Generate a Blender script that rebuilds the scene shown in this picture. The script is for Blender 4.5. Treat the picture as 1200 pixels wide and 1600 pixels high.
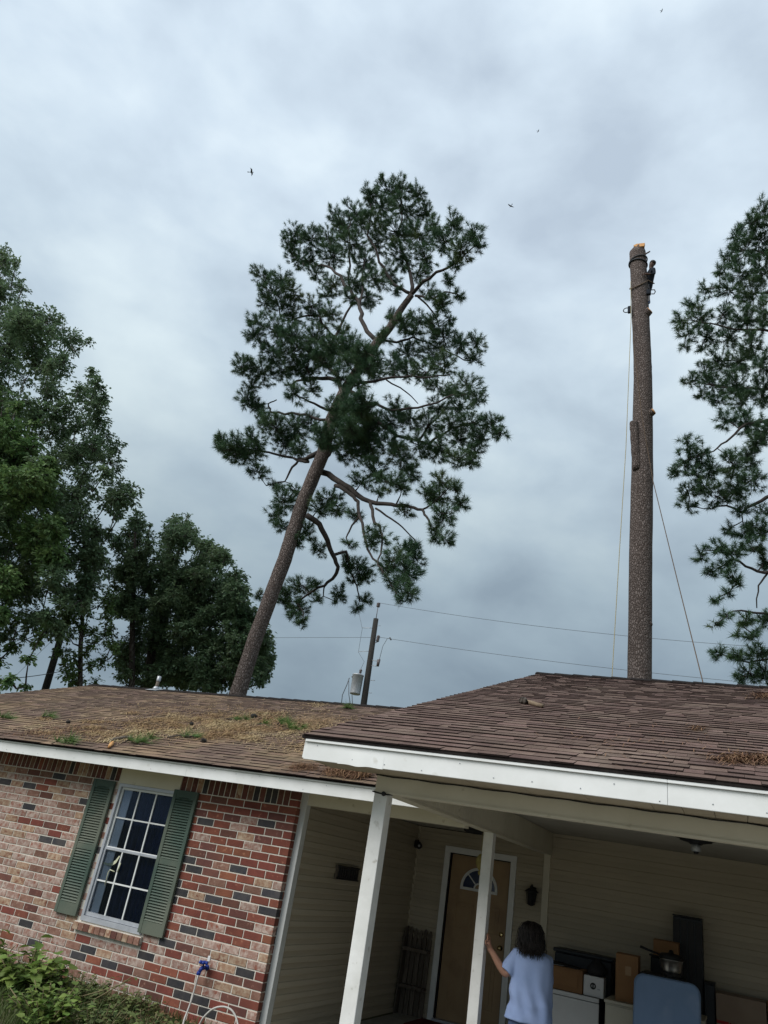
import bpy, bmesh, math, random
from mathutils import Vector, Matrix, Quaternion
random.seed(7)
S = bpy.context.scene
COL = S.collection
for _o in list(bpy.data.objects):
    bpy.data.objects.remove(_o)

# ------------------------------------------------------------------ camera
YAW, PITCH, ROLL, FPX = math.radians(-27.49), math.radians(25.25), math.radians(9.918), 1155.0
_fw = Vector((math.sin(YAW)*math.cos(PITCH), math.cos(YAW)*math.cos(PITCH), math.sin(PITCH)))
_r = Vector((math.cos(YAW), -math.sin(YAW), 0)); _u = _r.cross(_fw)
_c, _s = math.cos(ROLL), math.sin(ROLL)
RIGHT, UP, FWD = _c*_r + _s*_u, -_s*_r + _c*_u, _fw
cam = bpy.data.cameras.new('camera'); cam_o = bpy.data.objects.new('camera', cam); COL.objects.link(cam_o)
cam.sensor_fit = 'VERTICAL'; cam.sensor_height = 36.0; cam.sensor_width = 27.0; cam.lens = FPX/1600*36.0
cam.clip_start = 0.05; cam.clip_end = 5000
cam_o.matrix_world = Matrix(((RIGHT.x, UP.x, -FWD.x, 0), (RIGHT.y, UP.y, -FWD.y, 0), (RIGHT.z, UP.z, -FWD.z, 0), (0, 0, 0, 1)))
S.camera = cam_o

# ------------------------------------------------------------------ light
SUN_AZ, SUN_EL = math.radians(214), math.radians(44)      # clockwise from +Y: behind the camera, a little left
sun = bpy.data.lights.new('sun', 'SUN'); sun.energy = 1.5; sun.angle = math.radians(40); sun.color = (1.0, 0.965, 0.92)
sun_o = bpy.data.objects.new('sun', sun); COL.objects.link(sun_o)
_d = Vector((math.sin(SUN_AZ)*math.cos(SUN_EL), math.cos(SUN_AZ)*math.cos(SUN_EL), math.sin(SUN_EL)))
sun_o.rotation_euler = _d.to_track_quat('Z', 'Y').to_euler(); sun_o.location = _d*40

W = bpy.data.worlds.new('World'); S.world = W; W.use_nodes = True
nt = W.node_tree; nt.nodes.clear()
def N(t, **k):
    n = nt.nodes.new(t)
    for a, b in k.items():
        setattr(n, a, b)
    return n
def L(a, b): nt.links.new(a, b)
sky = N('ShaderNodeTexSky', sky_type='NISHITA', sun_disc=False, sun_elevation=SUN_EL, sun_rotation=SUN_AZ)
bg1 = N('ShaderNodeBackground'); bg1.inputs['Strength'].default_value = 0.08; L(sky.outputs[0], bg1.inputs['Color'])
tc = N('ShaderNodeTexCoord'); sep = N('ShaderNodeSeparateXYZ'); L(tc.outputs['Generated'], sep.inputs[0])
zc = N('ShaderNodeMath', operation='MAXIMUM'); L(sep.outputs['Z'], zc.inputs[0]); zc.inputs[1].default_value = 0.0
za = N('ShaderNodeMath', operation='ADD'); L(zc.outputs[0], za.inputs[0]); za.inputs[1].default_value = 0.55
dx = N('ShaderNodeMath', operation='DIVIDE'); L(sep.outputs['X'], dx.inputs[0]); L(za.outputs[0], dx.inputs[1])
dy = N('ShaderNodeMath', operation='DIVIDE'); L(sep.outputs['Y'], dy.inputs[0]); L(za.outputs[0], dy.inputs[1])
cb = N('ShaderNodeCombineXYZ'); L(dx.outputs[0], cb.inputs[0]); L(dy.outputs[0], cb.inputs[1])
cb.inputs[2].default_value = 3.7
n1 = N('ShaderNodeTexNoise'); n1.inputs['Scale'].default_value = 2.6; n1.inputs['Detail'].default_value = 5; n1.inputs['Roughness'].default_value = 0.47; n1.inputs['Distortion'].default_value = 0.1
n2 = N('ShaderNodeTexNoise'); n2.inputs['Scale'].default_value = 7.0; n2.inputs['Detail'].default_value = 6; n2.inputs['Roughness'].default_value = 0.5; n2.inputs['Distortion'].default_value = 0.15
mpw = N('ShaderNodeMapping'); mpw.inputs['Scale'].default_value = (1.0, 1.0, 1.7); mpw.inputs['Location'].default_value = (2.3, 0.4, 1.1); L(tc.outputs['Generated'], mpw.inputs[0])
L(mpw.outputs[0], n1.inputs['Vector']); L(mpw.outputs[0], n2.inputs['Vector'])
mx = N('ShaderNodeMath', operation='MULTIPLY_ADD'); L(n2.outputs['Fac'], mx.inputs[0]); mx.inputs[1].default_value = 0.50
mb = N('ShaderNodeMath', operation='MULTIPLY'); L(n1.outputs['Fac'], mb.inputs[0]); mb.inputs[1].default_value = 0.68; L(mb.outputs[0], mx.inputs[2])
cr = N('ShaderNodeValToRGB'); L(mx.outputs[0], cr.inputs[0])
e = cr.color_ramp.elements
e[0].position = 0.40; e[0].color = (0.45, 0.54, 0.645, 1)
e[1].position = 0.80; e[1].color = (0.81, 0.92, 0.985, 1)
e_ = e.new(0.58); e_.color = (0.60, 0.71, 0.815, 1)
# an overcast sky is brighter overhead than at the horizon
er = N('ShaderNodeValToRGB'); L(zc.outputs[0], er.inputs[0])
e = er.color_ramp.elements
e[0].position = 0.0; e[0].color = (0.32, 0.345, 0.35, 1)
e[1].position = 1.0; e[1].color = (1.0, 0.985, 0.97, 1)
for q_, c_ in ((0.20, (0.355, 0.385, 0.39)), (0.36, (0.50, 0.53, 0.525)), (0.54, (0.73, 0.745, 0.735)), (0.72, (0.90, 0.895, 0.885)), (0.86, (0.93, 0.92, 0.91))):
    x_ = e.new(q_); x_.color = (*c_, 1)
mm = N('ShaderNodeMix', data_type='RGBA', blend_type='MULTIPLY'); mm.inputs['Factor'].default_value = 1
L(cr.outputs[0], mm.inputs['A']); L(er.outputs[0], mm.inputs['B'])
bg2 = N('ShaderNodeBackground'); bg2.inputs['Strength'].default_value = 0.645; L(mm.outputs['Result'], bg2.inputs['Color'])
ms = N('ShaderNodeMixShader'); ms.inputs[0].default_value = 0.93; L(bg1.outputs[0], ms.inputs[1]); L(bg2.outputs[0], ms.inputs[2])
wo = N('ShaderNodeOutputWorld'); L(ms.outputs[0], wo.inputs[0])

S.view_settings.view_transform = 'Standard'; S.view_settings.look = 'None'
S.view_settings.gamma = 1; S.view_settings.use_curve_mapping = False
S.view_settings.exposure = 1.0
S.cycles.max_bounces = 6; S.cycles.diffuse_bounces = 4; S.cycles.transparent_max_bounces = 8

# ------------------------------------------------------------------ helpers
V = Vector
def ray(px, py):
    return RIGHT*((px-600)/FPX) - UP*((py-800)/FPX) + FWD
def atY(px, py, y):
    d = ray(px, py); return d*(y/d.y)
def atX(px, py, x):
    d = ray(px, py); return d*(x/d.x)
def onplane(px, py, y0, z0, s):
    d = ray(px, py); return d*((z0-s*y0)/(d.z-s*d.y))
def lerp(a, b, t): return a+(b-a)*t

WORLD = {}
class MB:
    """collects polygons in world space and links them as ONE mesh object"""
    def __init__(s): s.v = []; s.f = []; s.m = []; s.sm = []
    def add(s, vs, fs, m=0, sm=False):
        b = len(s.v); s.v += [V(x) for x in vs]
        for f in fs:
            s.f.append([b+i for i in f]); s.m.append(m); s.sm.append(sm)
        return s
    def box(s, x0, x1, y0, y1, z0, z1, m=0, bev=0.0):
        if bev <= 0:
            vs = [(x0,y0,z0),(x1,y0,z0),(x1,y1,z0),(x0,y1,z0),(x0,y0,z1),(x1,y0,z1),(x1,y1,z1),(x0,y1,z1)]
            return s.add(vs, [(3,2,1,0),(4,5,6,7),(0,1,5,4),(1,2,6,5),(2,3,7,6),(3,0,4,7)], m)
        bm = bmesh.new(); bmesh.ops.create_cube(bm, size=1)
        for q in bm.verts: q.co = V(((x0+x1)/2+q.co.x*(x1-x0), (y0+y1)/2+q.co.y*(y1-y0), (z0+z1)/2+q.co.z*(z1-z0)))
        bmesh.ops.bevel(bm, geom=list(bm.edges), offset=bev, segments=2, affect='EDGES', profile=0.5)
        bm.verts.index_update()
        s.add([q.co.copy() for q in bm.verts], [[q.index for q in f.verts] for f in bm.faces], m); bm.free(); return s
    def obox(s, c, ax, ay, az, m=0):
        c, ax, ay, az = V(c), V(ax), V(ay), V(az)
        vs = [c+i*ax+j*ay+k*az for k in (-1, 1) for (i, j) in ((-1,-1),(1,-1),(1,1),(-1,1))]
        return s.add(vs, [(3,2,1,0),(4,5,6,7),(0,1,5,4),(1,2,6,5),(2,3,7,6),(3,0,4,7)], m)
    def tube(s, pts, rad, n=6, m=0, cap=True, sm=True):
        pts = [V(p) for p in pts]; k = len(pts)
        if not hasattr(rad, '__len__'): rad = [rad]*k
        prev = None; rings = []
        for i in range(k):
            t = (pts[min(i+1, k-1)]-pts[max(i-1, 0)])
            if t.length < 1e-9: t = V((0,0,1))
            t.normalize()
            if prev is None:
                a = t.orthogonal().normalized()
            else:
                a = prev - t*prev.dot(t)
                a = a.normalized() if a.length > 1e-6 else t.orthogonal().normalized()
            prev = a; b = t.cross(a)
            rings.append([pts[i]+(a*math.cos(2*math.pi*j/n)+b*math.sin(2*math.pi*j/n))*rad[i] for j in range(n)])
        vs = [q for r_ in rings for q in r_]
        fs = [(i*n+j, i*n+(j+1)%n, (i+1)*n+(j+1)%n, (i+1)*n+j) for i in range(k-1) for j in range(n)]
        if cap:
            fs.append(tuple(reversed(range(n)))); fs.append(tuple(range((k-1)*n, k*n)))
        return s.add(vs, fs, m, sm)
    def lathe(s, c, axis, prof, n=20, m=0, sm=True, sx=1.0, sy=1.0):
        c = V(c); axis = V(axis).normalized(); a = axis.orthogonal().normalized(); b = axis.cross(a); vs = []
        for (r_, h) in prof:
            for j in range(n):
                t = 2*math.pi*j/n; vs.append(c+axis*h+(a*math.cos(t)*sx+b*math.sin(t)*sy)*max(r_, 1e-4))
        k = len(prof)
        fs = [(i*n+j, i*n+(j+1)%n, (i+1)*n+(j+1)%n, (i+1)*n+j) for i in range(k-1) for j in range(n)]
        fs.append(tuple(reversed(range(n)))); fs.append(tuple(range((k-1)*n, k*n)))
        return s.add(vs, fs, m, sm)
    def prism(s, poly, d, m=0):
        """extrude a planar polygon (world points) by vector d"""
        poly = [V(p) for p in poly]; d = V(d); n = len(poly)
        vs = poly+[p+d for p in poly]
        return s.add(vs, [tuple(reversed(range(n))), tuple(range(n, 2*n))]+[(i, (i+1)%n, n+(i+1)%n, n+i) for i in range(n)], m)
    def map(s, fn):
        s.v = [V(fn(p)) for p in s.v]; return s
    def mesh(s, name, mats, origin=None):
        if origin is None:
            lo = V((min(p.x for p in s.v), min(p.y for p in s.v), min(p.z for p in s.v)))
            hi = V((max(p.x for p in s.v), max(p.y for p in s.v), max(p.z for p in s.v)))
            origin = (lo+hi)/2
        me = bpy.data.meshes.new(name); me.from_pydata([p-origin for p in s.v], [], s.f)
        if not isinstance(mats, (list, tuple)): mats = [mats]
        for q in mats: me.materials.append(q)
        me.polygons.foreach_set('material_index', s.m); me.polygons.foreach_set('use_smooth', s.sm)
        me.update(); return me, V(origin)
    def build(s, name, mats, parent=None, origin=None, fix=False, **kw):
        me, origin = s.mesh(name, mats, origin)
        if fix:
            bm = bmesh.new(); bm.from_mesh(me); bmesh.ops.recalc_face_normals(bm, faces=bm.faces); bm.to_mesh(me); bm.free()
        return link(name, me, origin, parent, **kw)
def link(name, me, origin, parent=None, **kw):
    o = bpy.data.objects.new(name, me); COL.objects.link(o)
    if parent is not None:
        o.parent = parent; o.location = V(origin)-WORLD[parent.name]
    else:
        o.location = origin
    WORLD[o.name] = V(origin)
    for a, b in kw.items(): o[a] = b
    return o
def thing(name, label, cat, loc, group=None):
    o = bpy.data.objects.new(name, None); COL.objects.link(o); o.location = loc; o.empty_display_size = 0.2
    WORLD[o.name] = V(loc); o['label'] = label; o['category'] = cat
    if group: o['group'] = group
    return o
def tag(o, label, cat, group=None):
    o['label'] = label; o['category'] = cat
    if group: o['group'] = group
    return o

# ------------------------------------------------------------------ materials
def pmat(name, c1, c2=None, scale=6.0, rough=0.7, bump=0.0, bscale=None, rnd=0.0, metal=0.0, stretch=(1,1,1), spec=0.3, detail=6, lo=0.35, hi=0.65, obj=False, hue=0.0, c3=None, s3=1.0, lo3=0.55, hi3=0.7, trans=0.0, bdist=0.01):
    m = bpy.data.materials.new(name); m.use_nodes = True; t = m.node_tree; B = t.nodes['Principled BSDF']
    def n(k, **kw):
        q = t.nodes.new(k)
        for a, b in kw.items(): setattr(q, a, b)
        return q
    l = t.links.new
    if obj:
        co = n('ShaderNodeTexCoord').outputs['Object']
        oi = n('ShaderNodeObjectInfo'); ad = n('ShaderNodeVectorMath', operation='ADD'); l(co, ad.inputs[0]); l(oi.outputs['Location'], ad.inputs[1]); co = ad.outputs[0]
    else:
        co = n('ShaderNodeNewGeometry').outputs['Position']
    mp = n('ShaderNodeMapping'); mp.inputs['Scale'].default_value = stretch; l(co, mp.inputs[0])
    nz = n('ShaderNodeTexNoise'); nz.inputs['Scale'].default_value = scale; nz.inputs['Detail'].default_value = detail; nz.inputs['Roughness'].default_value = 0.6
    l(mp.outputs[0], nz.inputs['Vector'])
    col = None
    rp = n('ShaderNodeMapRange'); rp.inputs[1].default_value = lo; rp.inputs[2].default_value = hi; l(nz.outputs['Fac'], rp.inputs[0])
    mi = n('ShaderNodeMix', data_type='RGBA'); mi.inputs['A'].default_value = (*c1, 1); mi.inputs['B'].default_value = (*(c2 or c1), 1); l(rp.outputs[0], mi.inputs['Factor'])
    col = mi.outputs['Result']
    if c3:
        n3 = n('ShaderNodeTexNoise'); n3.inputs['Scale'].default_value = s3; n3.inputs['Detail'].default_value = 5; l(co, n3.inputs['Vector'])
        r3 = n('ShaderNodeMapRange'); r3.inputs[1].default_value = lo3; r3.inputs[2].default_value = hi3; l(n3.outputs['Fac'], r3.inputs[0])
        m3 = n('ShaderNodeMix', data_type='RGBA'); l(col, m3.inputs['A']); m3.inputs['B'].default_value = (*c3, 1); l(r3.outputs[0], m3.inputs['Factor']); col = m3.outputs['Result']
    if rnd or hue:
        ge = n('ShaderNodeNewGeometry'); oi = n('ShaderNodeObjectInfo')
        ad = n('ShaderNodeMath', operation='ADD'); l(ge.outputs['Random Per Island'], ad.inputs[0]); l(oi.outputs['Random'], ad.inputs[1])
        fr = n('ShaderNodeMath', operation='FRACT'); l(ad.outputs[0], fr.inputs[0])
        hs = n('ShaderNodeHueSaturation'); l(col, hs.inputs['Color'])
        mr = n('ShaderNodeMapRange'); mr.inputs[3].default_value = 1-rnd; mr.inputs[4].default_value = 1+rnd; l(fr.outputs[0], mr.inputs[0]); l(mr.outputs[0], hs.inputs['Value'])
        if hue:
            f2 = n('ShaderNodeMath', operation='MULTIPLY'); l(fr.outputs[0], f2.inputs[0]); f2.inputs[1].default_value = 7.31
            f3 = n('ShaderNodeMath', operation='FRACT'); l(f2.outputs[0], f3.inputs[0])
            h2 = n('ShaderNodeMapRange'); h2.inputs[3].default_value = 0.5-hue; h2.inputs[4].default_value = 0.5+hue; l(f3.outputs[0], h2.inputs[0]); l(h2.outputs[0], hs.inputs['Hue'])
        col = hs.outputs[0]
    l(col, B.inputs['Base Color'])
    B.inputs['Roughness'].default_value = rough; B.inputs['Metallic'].default_value = metal
    B.inputs['Specular IOR Level'].default_value = spec
    if bump:
        bz = nz
        if bscale:
            bz = n('ShaderNodeTexNoise'); bz.inputs['Scale'].default_value = bscale; bz.inputs['Detail'].default_value = 4; l(mp.outputs[0], bz.inputs['Vector'])
        bp = n('ShaderNodeBump'); bp.inputs['Strength'].default_value = bump; bp.inputs['Distance'].default_value = bdist; l(bz.outputs['Fac'], bp.inputs['Height']); l(bp.outputs[0], B.inputs['Normal'])
    if trans:
        tr = n('ShaderNodeBsdfTranslucent'); l(col, tr.inputs['Color'])
        mxs = n('ShaderNodeMixShader'); mxs.inputs[0].default_value = trans; l(B.outputs[0], mxs.inputs[1]); l(tr.outputs[0], mxs.inputs[2])
        l(mxs.outputs[0], t.nodes['Material Output'].inputs[0])
    return m

M = {}
M['white'] = pmat('white_trim', (0.80,0.81,0.80), (0.70,0.71,0.69), 2.5, 0.45, 0.12, 3.0, c3=(0.60,0.59,0.54), s3=9, lo3=0.68, hi3=0.82)
M['post'] = pmat('post_paint', (0.78,0.78,0.76), (0.66,0.66,0.63), 4, 0.5, 0.15, 30, c3=(0.45,0.43,0.38), s3=16, lo3=0.64, hi3=0.76)
M['cream'] = pmat('cream_paint', (0.64,0.60,0.49), (0.58,0.54,0.43), 3, 0.55, 0.1, 20, c3=(0.36,0.31,0.22), s3=11, lo3=0.66, hi3=0.78)
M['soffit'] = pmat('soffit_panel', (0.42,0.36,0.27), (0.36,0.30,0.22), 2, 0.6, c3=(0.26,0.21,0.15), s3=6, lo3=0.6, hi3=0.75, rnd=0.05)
M['siding'] = pmat('vinyl_siding', (0.46,0.405,0.31), (0.42,0.37,0.28), 1.0, 0.55, 0.03, 60, rnd=0.06)
M['trimgrey'] = pmat('corner_trim', (0.62,0.63,0.62), (0.55,0.56,0.55), 3, 0.5)
M['ceil'] = pmat('ceiling_board', (0.46,0.44,0.39), (0.40,0.38,0.33), 2, 0.8)
M['mortar'] = pmat('mortar', (0.66,0.62,0.55), (0.56,0.52,0.45), 7, 0.9, 0.2, 60, c3=(0.50,0.42,0.35), s3=1.6, lo3=0.58, hi3=0.72)
BR = [
 pmat('brick_red', (0.205,0.062,0.042), (0.155,0.048,0.034), 9, 0.85, 0.25, 90, rnd=0.16, hue=0.006, c3=(0.30,0.12,0.08), s3=22, lo3=0.62, hi3=0.72),
 pmat('brick_dark_red', (0.145,0.058,0.044), (0.110,0.046,0.038), 9, 0.85, 0.25, 90, rnd=0.18, hue=0.006, c3=(0.25,0.13,0.10), s3=26, lo3=0.62, hi3=0.72),
 pmat('brick_orange_red', (0.24,0.085,0.050), (0.19,0.065,0.04), 8, 0.85, 0.25, 90, rnd=0.14, hue=0.006, c3=(0.38,0.17,0.10), s3=24, lo3=0.63, hi3=0.72),
 pmat('brick_pink_mottled', (0.29,0.175,0.14), (0.44,0.345,0.295), 24, 0.88, 0.35, 70, rnd=0.14, lo=0.42, hi=0.62, c3=(0.24,0.09,0.06), s3=17, lo3=0.55, hi3=0.68),
 pmat('brick_tan_mottled', (0.30,0.18,0.118), (0.46,0.36,0.26), 20, 0.88, 0.35, 70, rnd=0.14, lo=0.42, hi=0.66, c3=(0.20,0.085,0.055), s3=19, lo3=0.54, hi3=0.68),
 pmat('brick_charcoal', (0.036,0.036,0.042), (0.060,0.055,0.055), 14, 0.85, 0.25, 90, rnd=0.25),
 pmat('brick_brown', (0.17,0.085,0.06), (0.25,0.14,0.105), 16, 0.88, 0.3, 80, rnd=0.2, c3=(0.34,0.23,0.18), s3=20, lo3=0.58, hi3=0.7),
]
M['shingle'] = pmat('shingle_granules', (0.150,0.101,0.083), (0.110,0.073,0.061), 60, 0.95, 0.3, 260, rnd=0.22, hue=0.010, c3=(0.190,0.138,0.112), s3=1.6, lo3=0.52, hi3=0.72, spec=0.15)
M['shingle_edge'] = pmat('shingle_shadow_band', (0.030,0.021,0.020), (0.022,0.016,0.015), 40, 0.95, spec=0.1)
M['shingle_old'] = pmat('shingle_weathered', (0.172,0.120,0.090), (0.120,0.083,0.065), 45, 0.95, 0.3, 260, rnd=0.20, hue=0.010, c3=(0.22,0.155,0.10), s3=0.9, lo3=0.47, hi3=0.62, spec=0.15)
M['blacktrim'] = pmat('black_drip_edge', (0.016,0.014,0.014), (0.026,0.022,0.020), 20, 0.9, spec=0.05)
M['shutter'] = pmat('shutter_green', (0.060,0.094,0.074), (0.046,0.076,0.060), 3, 0.6, c3=(0.125,0.140,0.108), s3=1.5, lo3=0.42, hi3=0.62)
M['alu'] = pmat('mill_aluminium', (0.50,0.52,0.56), (0.40,0.42,0.46), 8, 0.42, metal=0.35)
M['muntin'] = pmat('white_muntin', (0.74,0.75,0.74), (0.66,0.67,0.66), 8, 0.5)
M['curtain'] = pmat('navy_curtain', (0.010,0.020,0.064), (0.005,0.010,0.034), 6, 0.9, stretch=(3,3,0.4))
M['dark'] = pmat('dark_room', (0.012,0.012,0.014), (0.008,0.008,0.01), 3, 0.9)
M['blindgrey'] = pmat('grey_liner', (0.74,0.76,0.80), (0.66,0.68,0.72), 5, 0.8)
M['paper'] = pmat('torn_film', (0.62,0.62,0.44), (0.54,0.55,0.40), 9, 0.7)
M['tan_door'] = pmat('tan_door_paint', (0.36,0.245,0.135), (0.32,0.21,0.115), 3, 0.45, 0.06, 40, c3=(0.27,0.175,0.095), s3=2.5, lo3=0.56, hi3=0.7)
M['brass'] = pmat('brass', (0.70,0.56,0.28), None, 5, 0.22, metal=1.0)
M['concrete'] = pmat('concrete', (0.33,0.32,0.29), (0.25,0.24,0.21), 5, 0.9, 0.3, 50)
M['black'] = pmat('black_metal', (0.014,0.014,0.016), (0.02,0.02,0.022), 10, 0.5)
M['steel'] = pmat('stainless', (0.88,0.88,0.87), (0.78,0.78,0.77), 3, 0.34, metal=1.0, stretch=(40,40,1))
M['galv'] = pmat('galvanised', (0.46,0.48,0.50), (0.36,0.38,0.40), 12, 0.45, metal=0.4)
M['oldwood'] = pmat('weathered_wood', (0.150,0.125,0.100), (0.085,0.070,0.056), 7, 0.9, 0.4, 30, stretch=(8,8,0.7), rnd=0.2)
M['cardboard'] = pmat('cardboard', (0.30,0.165,0.078), (0.26,0.14,0.066), 4, 0.85, rnd=0.08)
M['tape'] = pmat('packing_tape', (0.40,0.25,0.13), (0.36,0.22,0.11), 6, 0.35)
M['appl'] = pmat('white_enamel', (0.70,0.71,0.72), (0.64,0.65,0.66), 2, 0.35)
M['creamcab'] = pmat('cream_laminate', (0.60,0.57,0.47), (0.55,0.52,0.43), 3, 0.5)
M['bluemat'] = pmat('blue_vinyl', (0.22,0.325,0.52), (0.19,0.29,0.47), 3, 0.7, 0.1, 50, c3=(0.26,0.36,0.55), s3=3)
M['rug'] = pmat('red_mat', (0.13,0.012,0.014), (0.08,0.01,0.012), 40, 0.95, 0.4, 200)
M['rubber'] = pmat('dark_rubber', (0.02,0.02,0.022), (0.03,0.03,0.032), 30, 0.8)
M['tote'] = pmat('dark_tote', (0.030,0.036,0.045), (0.022,0.026,0.034), 4, 0.5)

def glass(name, col, tint):
    m = bpy.data.materials.new(name); m.use_nodes = True; t = m.node_tree; t.nodes.clear()
    o = t.nodes.new('ShaderNodeOutputMaterial'); g1 = t.nodes.new('ShaderNodeBsdfGlossy'); g1.inputs['Roughness'].default_value = 0.03; g1.inputs['Color'].default_value = (*col, 1)
    tr = t.nodes.new('ShaderNodeBsdfTransparent'); tr.inputs['Color'].default_value = (*tint, 1)
    fr = t.nodes.new('ShaderNodeFresnel'); fr.inputs['IOR'].default_value = 1.45
    nz = t.nodes.new('ShaderNodeTexNoise'); nz.inputs['Scale'].default_value = 3.0
    bp = t.nodes.new('ShaderNodeBump'); bp.inputs['Strength'].default_value = 0.05; bp.inputs['Distance'].default_value = 0.02; t.links.new(nz.outputs['Fac'], bp.inputs['Height']); t.links.new(bp.outputs[0], g1.inputs['Normal'])
    mx_ = t.nodes.new('ShaderNodeMixShader'); t.links.new(fr.outputs[0], mx_.inputs[0]); t.links.new(tr.outputs[0], mx_.inputs[1]); t.links.new(g1.outputs[0], mx_.inputs[2]); t.links.new(mx_.outputs[0], o.inputs[0])
    return m
M['glassy'] = glass('window_glass', (0.17,0.21,0.28), (0.80,0.85,0.90))
M['blueglass'] = pmat('fanlight_glass', (0.035,0.055,0.115), (0.02,0.03,0.075), 6, 0.12, spec=0.5)
# ================================================================== SETTING: ground
def gh(x, y):
    t = max(0, min(1, (x+4.6)/2.0)); t = t*t*(3-2*t)
    z = lerp(-1.72, -1.90, t)
    if y > 30: z += 0.0
    return z
g = MB()
xs = [-3000,-600,-150,-60,-30,-16,-12,-10,-8,-7,-6,-5.4,-4.8,-4.4,-4,-3.6,-3.2,-2.8,-2.4,-1,1,4,8,20,60,200,800,3000]
ys = [-3000,-600,-100,-30,-8,-3,0,3,5,6,7,8,10,12,16,24,40,80,200,800,3000]
vs = [(x, y, gh(x, y)) for y in ys for x in xs]
nx = len(xs)
g.add(vs, [(j*nx+i, j*nx+i+1, (j+1)*nx+i+1, (j+1)*nx+i) for j in range(len(ys)-1) for i in range(nx-1)], 0, True)
M['lawn'] = pmat('lawn', (0.085,0.085,0.042), (0.115,0.105,0.058), 3, 0.95, 0.4, 40, c3=(0.16,0.125,0.085), s3=0.7, lo3=0.55, hi3=0.7)
g.build('ground', M['lawn'], None, V((0,0,0)), kind='structure')

# ================================================================== THE HOUSE
D = 7.6                       # brick face
HX = -13.0
house = thing('brick_house', 'single storey brick house with brown shingle roofs, green shutters and open porch', 'house', (-6.0, 10.0, -1.72))
def tilt(p): return V((p.x, p.y, p.z-0.011*(p.x+2.34)))

# ---- brick front wall: mortar bed with a window opening, then the bricks
WX0, WX1, WZ0, WZ1 = -6.93, -6.02, -1.10, 0.60
CR = -4.385
wall = MB()
for (a, b, c, d_) in ((HX, WX0, -2.0, 0.62), (WX1, CR-0.006, -2.0, 0.62), (WX0, WX1, -2.0, WZ0)):
    wall.box(a, b, D+0.0055, D+0.16, c, d_)
front = wall.build('brick_wall', M['mortar'], house)
PX, PZ = 0.2312, 0.0827
ZS = 0.421                     # underside of the soldier course
def colour_for(x, z, rnd):
    r_ = rnd.random()
    left = 1.0 if x < -6.9 else (0.0 if x > -5.9 else 0.55)
    low = 1.0 if z < -1.0 else 0.0
    if z < -1.0: left = max(left, 0.62)
    w = [lerp(0.42,0.09,left), lerp(0.22,0.07,left), lerp(0.12,0.04,left), lerp(0.08,0.40,left), lerp(0.05,0.20,left), lerp(0.09,0.06,left), lerp(0.05,0.15,left)]
    s_ = sum(w); a = 0
    for i, q in enumerate(w):
        a += q/s_
        if r_ < a: return i
    return 0
def brick_mesh(lx, lz, dep, sd):
    """a brick with slightly worn edges; its face is proud of the mortar by about a centimetre"""
    r2 = random.Random(sd); ch = 0.004; hx, hz = lx/2, lz/2
    def j(): return r2.uniform(-0.0012, 0.0012)
    back = [V((x, dep/2, z)) for x, z in ((-hx,-hz),(hx,-hz),(hx,hz),(-hx,hz))]
    mid = [V((x+j(), -dep/2+ch, z+j())) for x, z in ((-hx,-hz),(hx,-hz),(hx,hz),(-hx,hz))]
    fr = [V((x*(1-ch/hx)+j(), -dep/2, z*(1-ch/hz)+j())) for x, z in ((-hx,-hz),(hx,-hz),(hx,hz),(-hx,hz))]
    vs = back+mid+fr
    fs = []
    for i in range(4):
        k = (i+1) % 4
        fs.append((i, k, 4+k, 4+i)); fs.append((4+i, 4+k, 8+k, 8+i))
    fs.append((8,9,10,11)); fs.append((3,2,1,0))
    return vs, fs
bricks = []          # (centre, lx, ly, lz, colour)
rb = random.Random(3)
run = [None, 0]
JT = 0.0110
def add_brick(x0, x1, z0, z1, y0=D, dep=0.06, col=None):
    bricks.append((V(((x0+x1)/2, y0+dep/2+rb.uniform(-0.0015,0.0015), (z0+z1)/2)), x1-x0, z1-z0, dep, col))
row = 0; z = ZS
while z > -2.0:
    z1 = z-JT/2; z0 = z-PZ+JT/2
    x = CR
    first = True
    last = None
    while x > HX:
        ln = PX if not (first and row % 2 == 1) else PX/2
        x0 = x-ln
        a, b = x0+JT/2, (x if first else x-JT/2)
        first = False
        c = colour_for((a+b)/2, (z0+z1)/2, rb)
        if last in (3, 0) and rb.random() < 0.25: c = last
        if last == 5 and rb.random() < 0.12: c = 5
        last = c
        # leave the window (with its rowlock sill) free
        if z1 > WZ0-0.0 and b > WX0 and a < WX1:
            if a < WX0 and WX0-a > 0.03: add_brick(a, WX0-0.002, z0, z1, col=c)
            if b > WX1 and b-WX1 > 0.03: add_brick(WX1+0.002, b, z0, z1, col=c)
        elif z1 > WZ0-0.085 and b > WX0-0.05 and a < WX1+0.03:
            if a < WX0-0.05 and WX0-0.05-a > 0.03: add_brick(a, WX0-0.052, z0, z1, col=c)
            if b > WX1+0.03 and b-WX1-0.03 > 0.03: add_brick(WX1+0.032, b, z0, z1, col=c)
        else:
            add_brick(a, b, z0, z1, col=c)
        x = x0
    z -= PZ; row += 1
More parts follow.
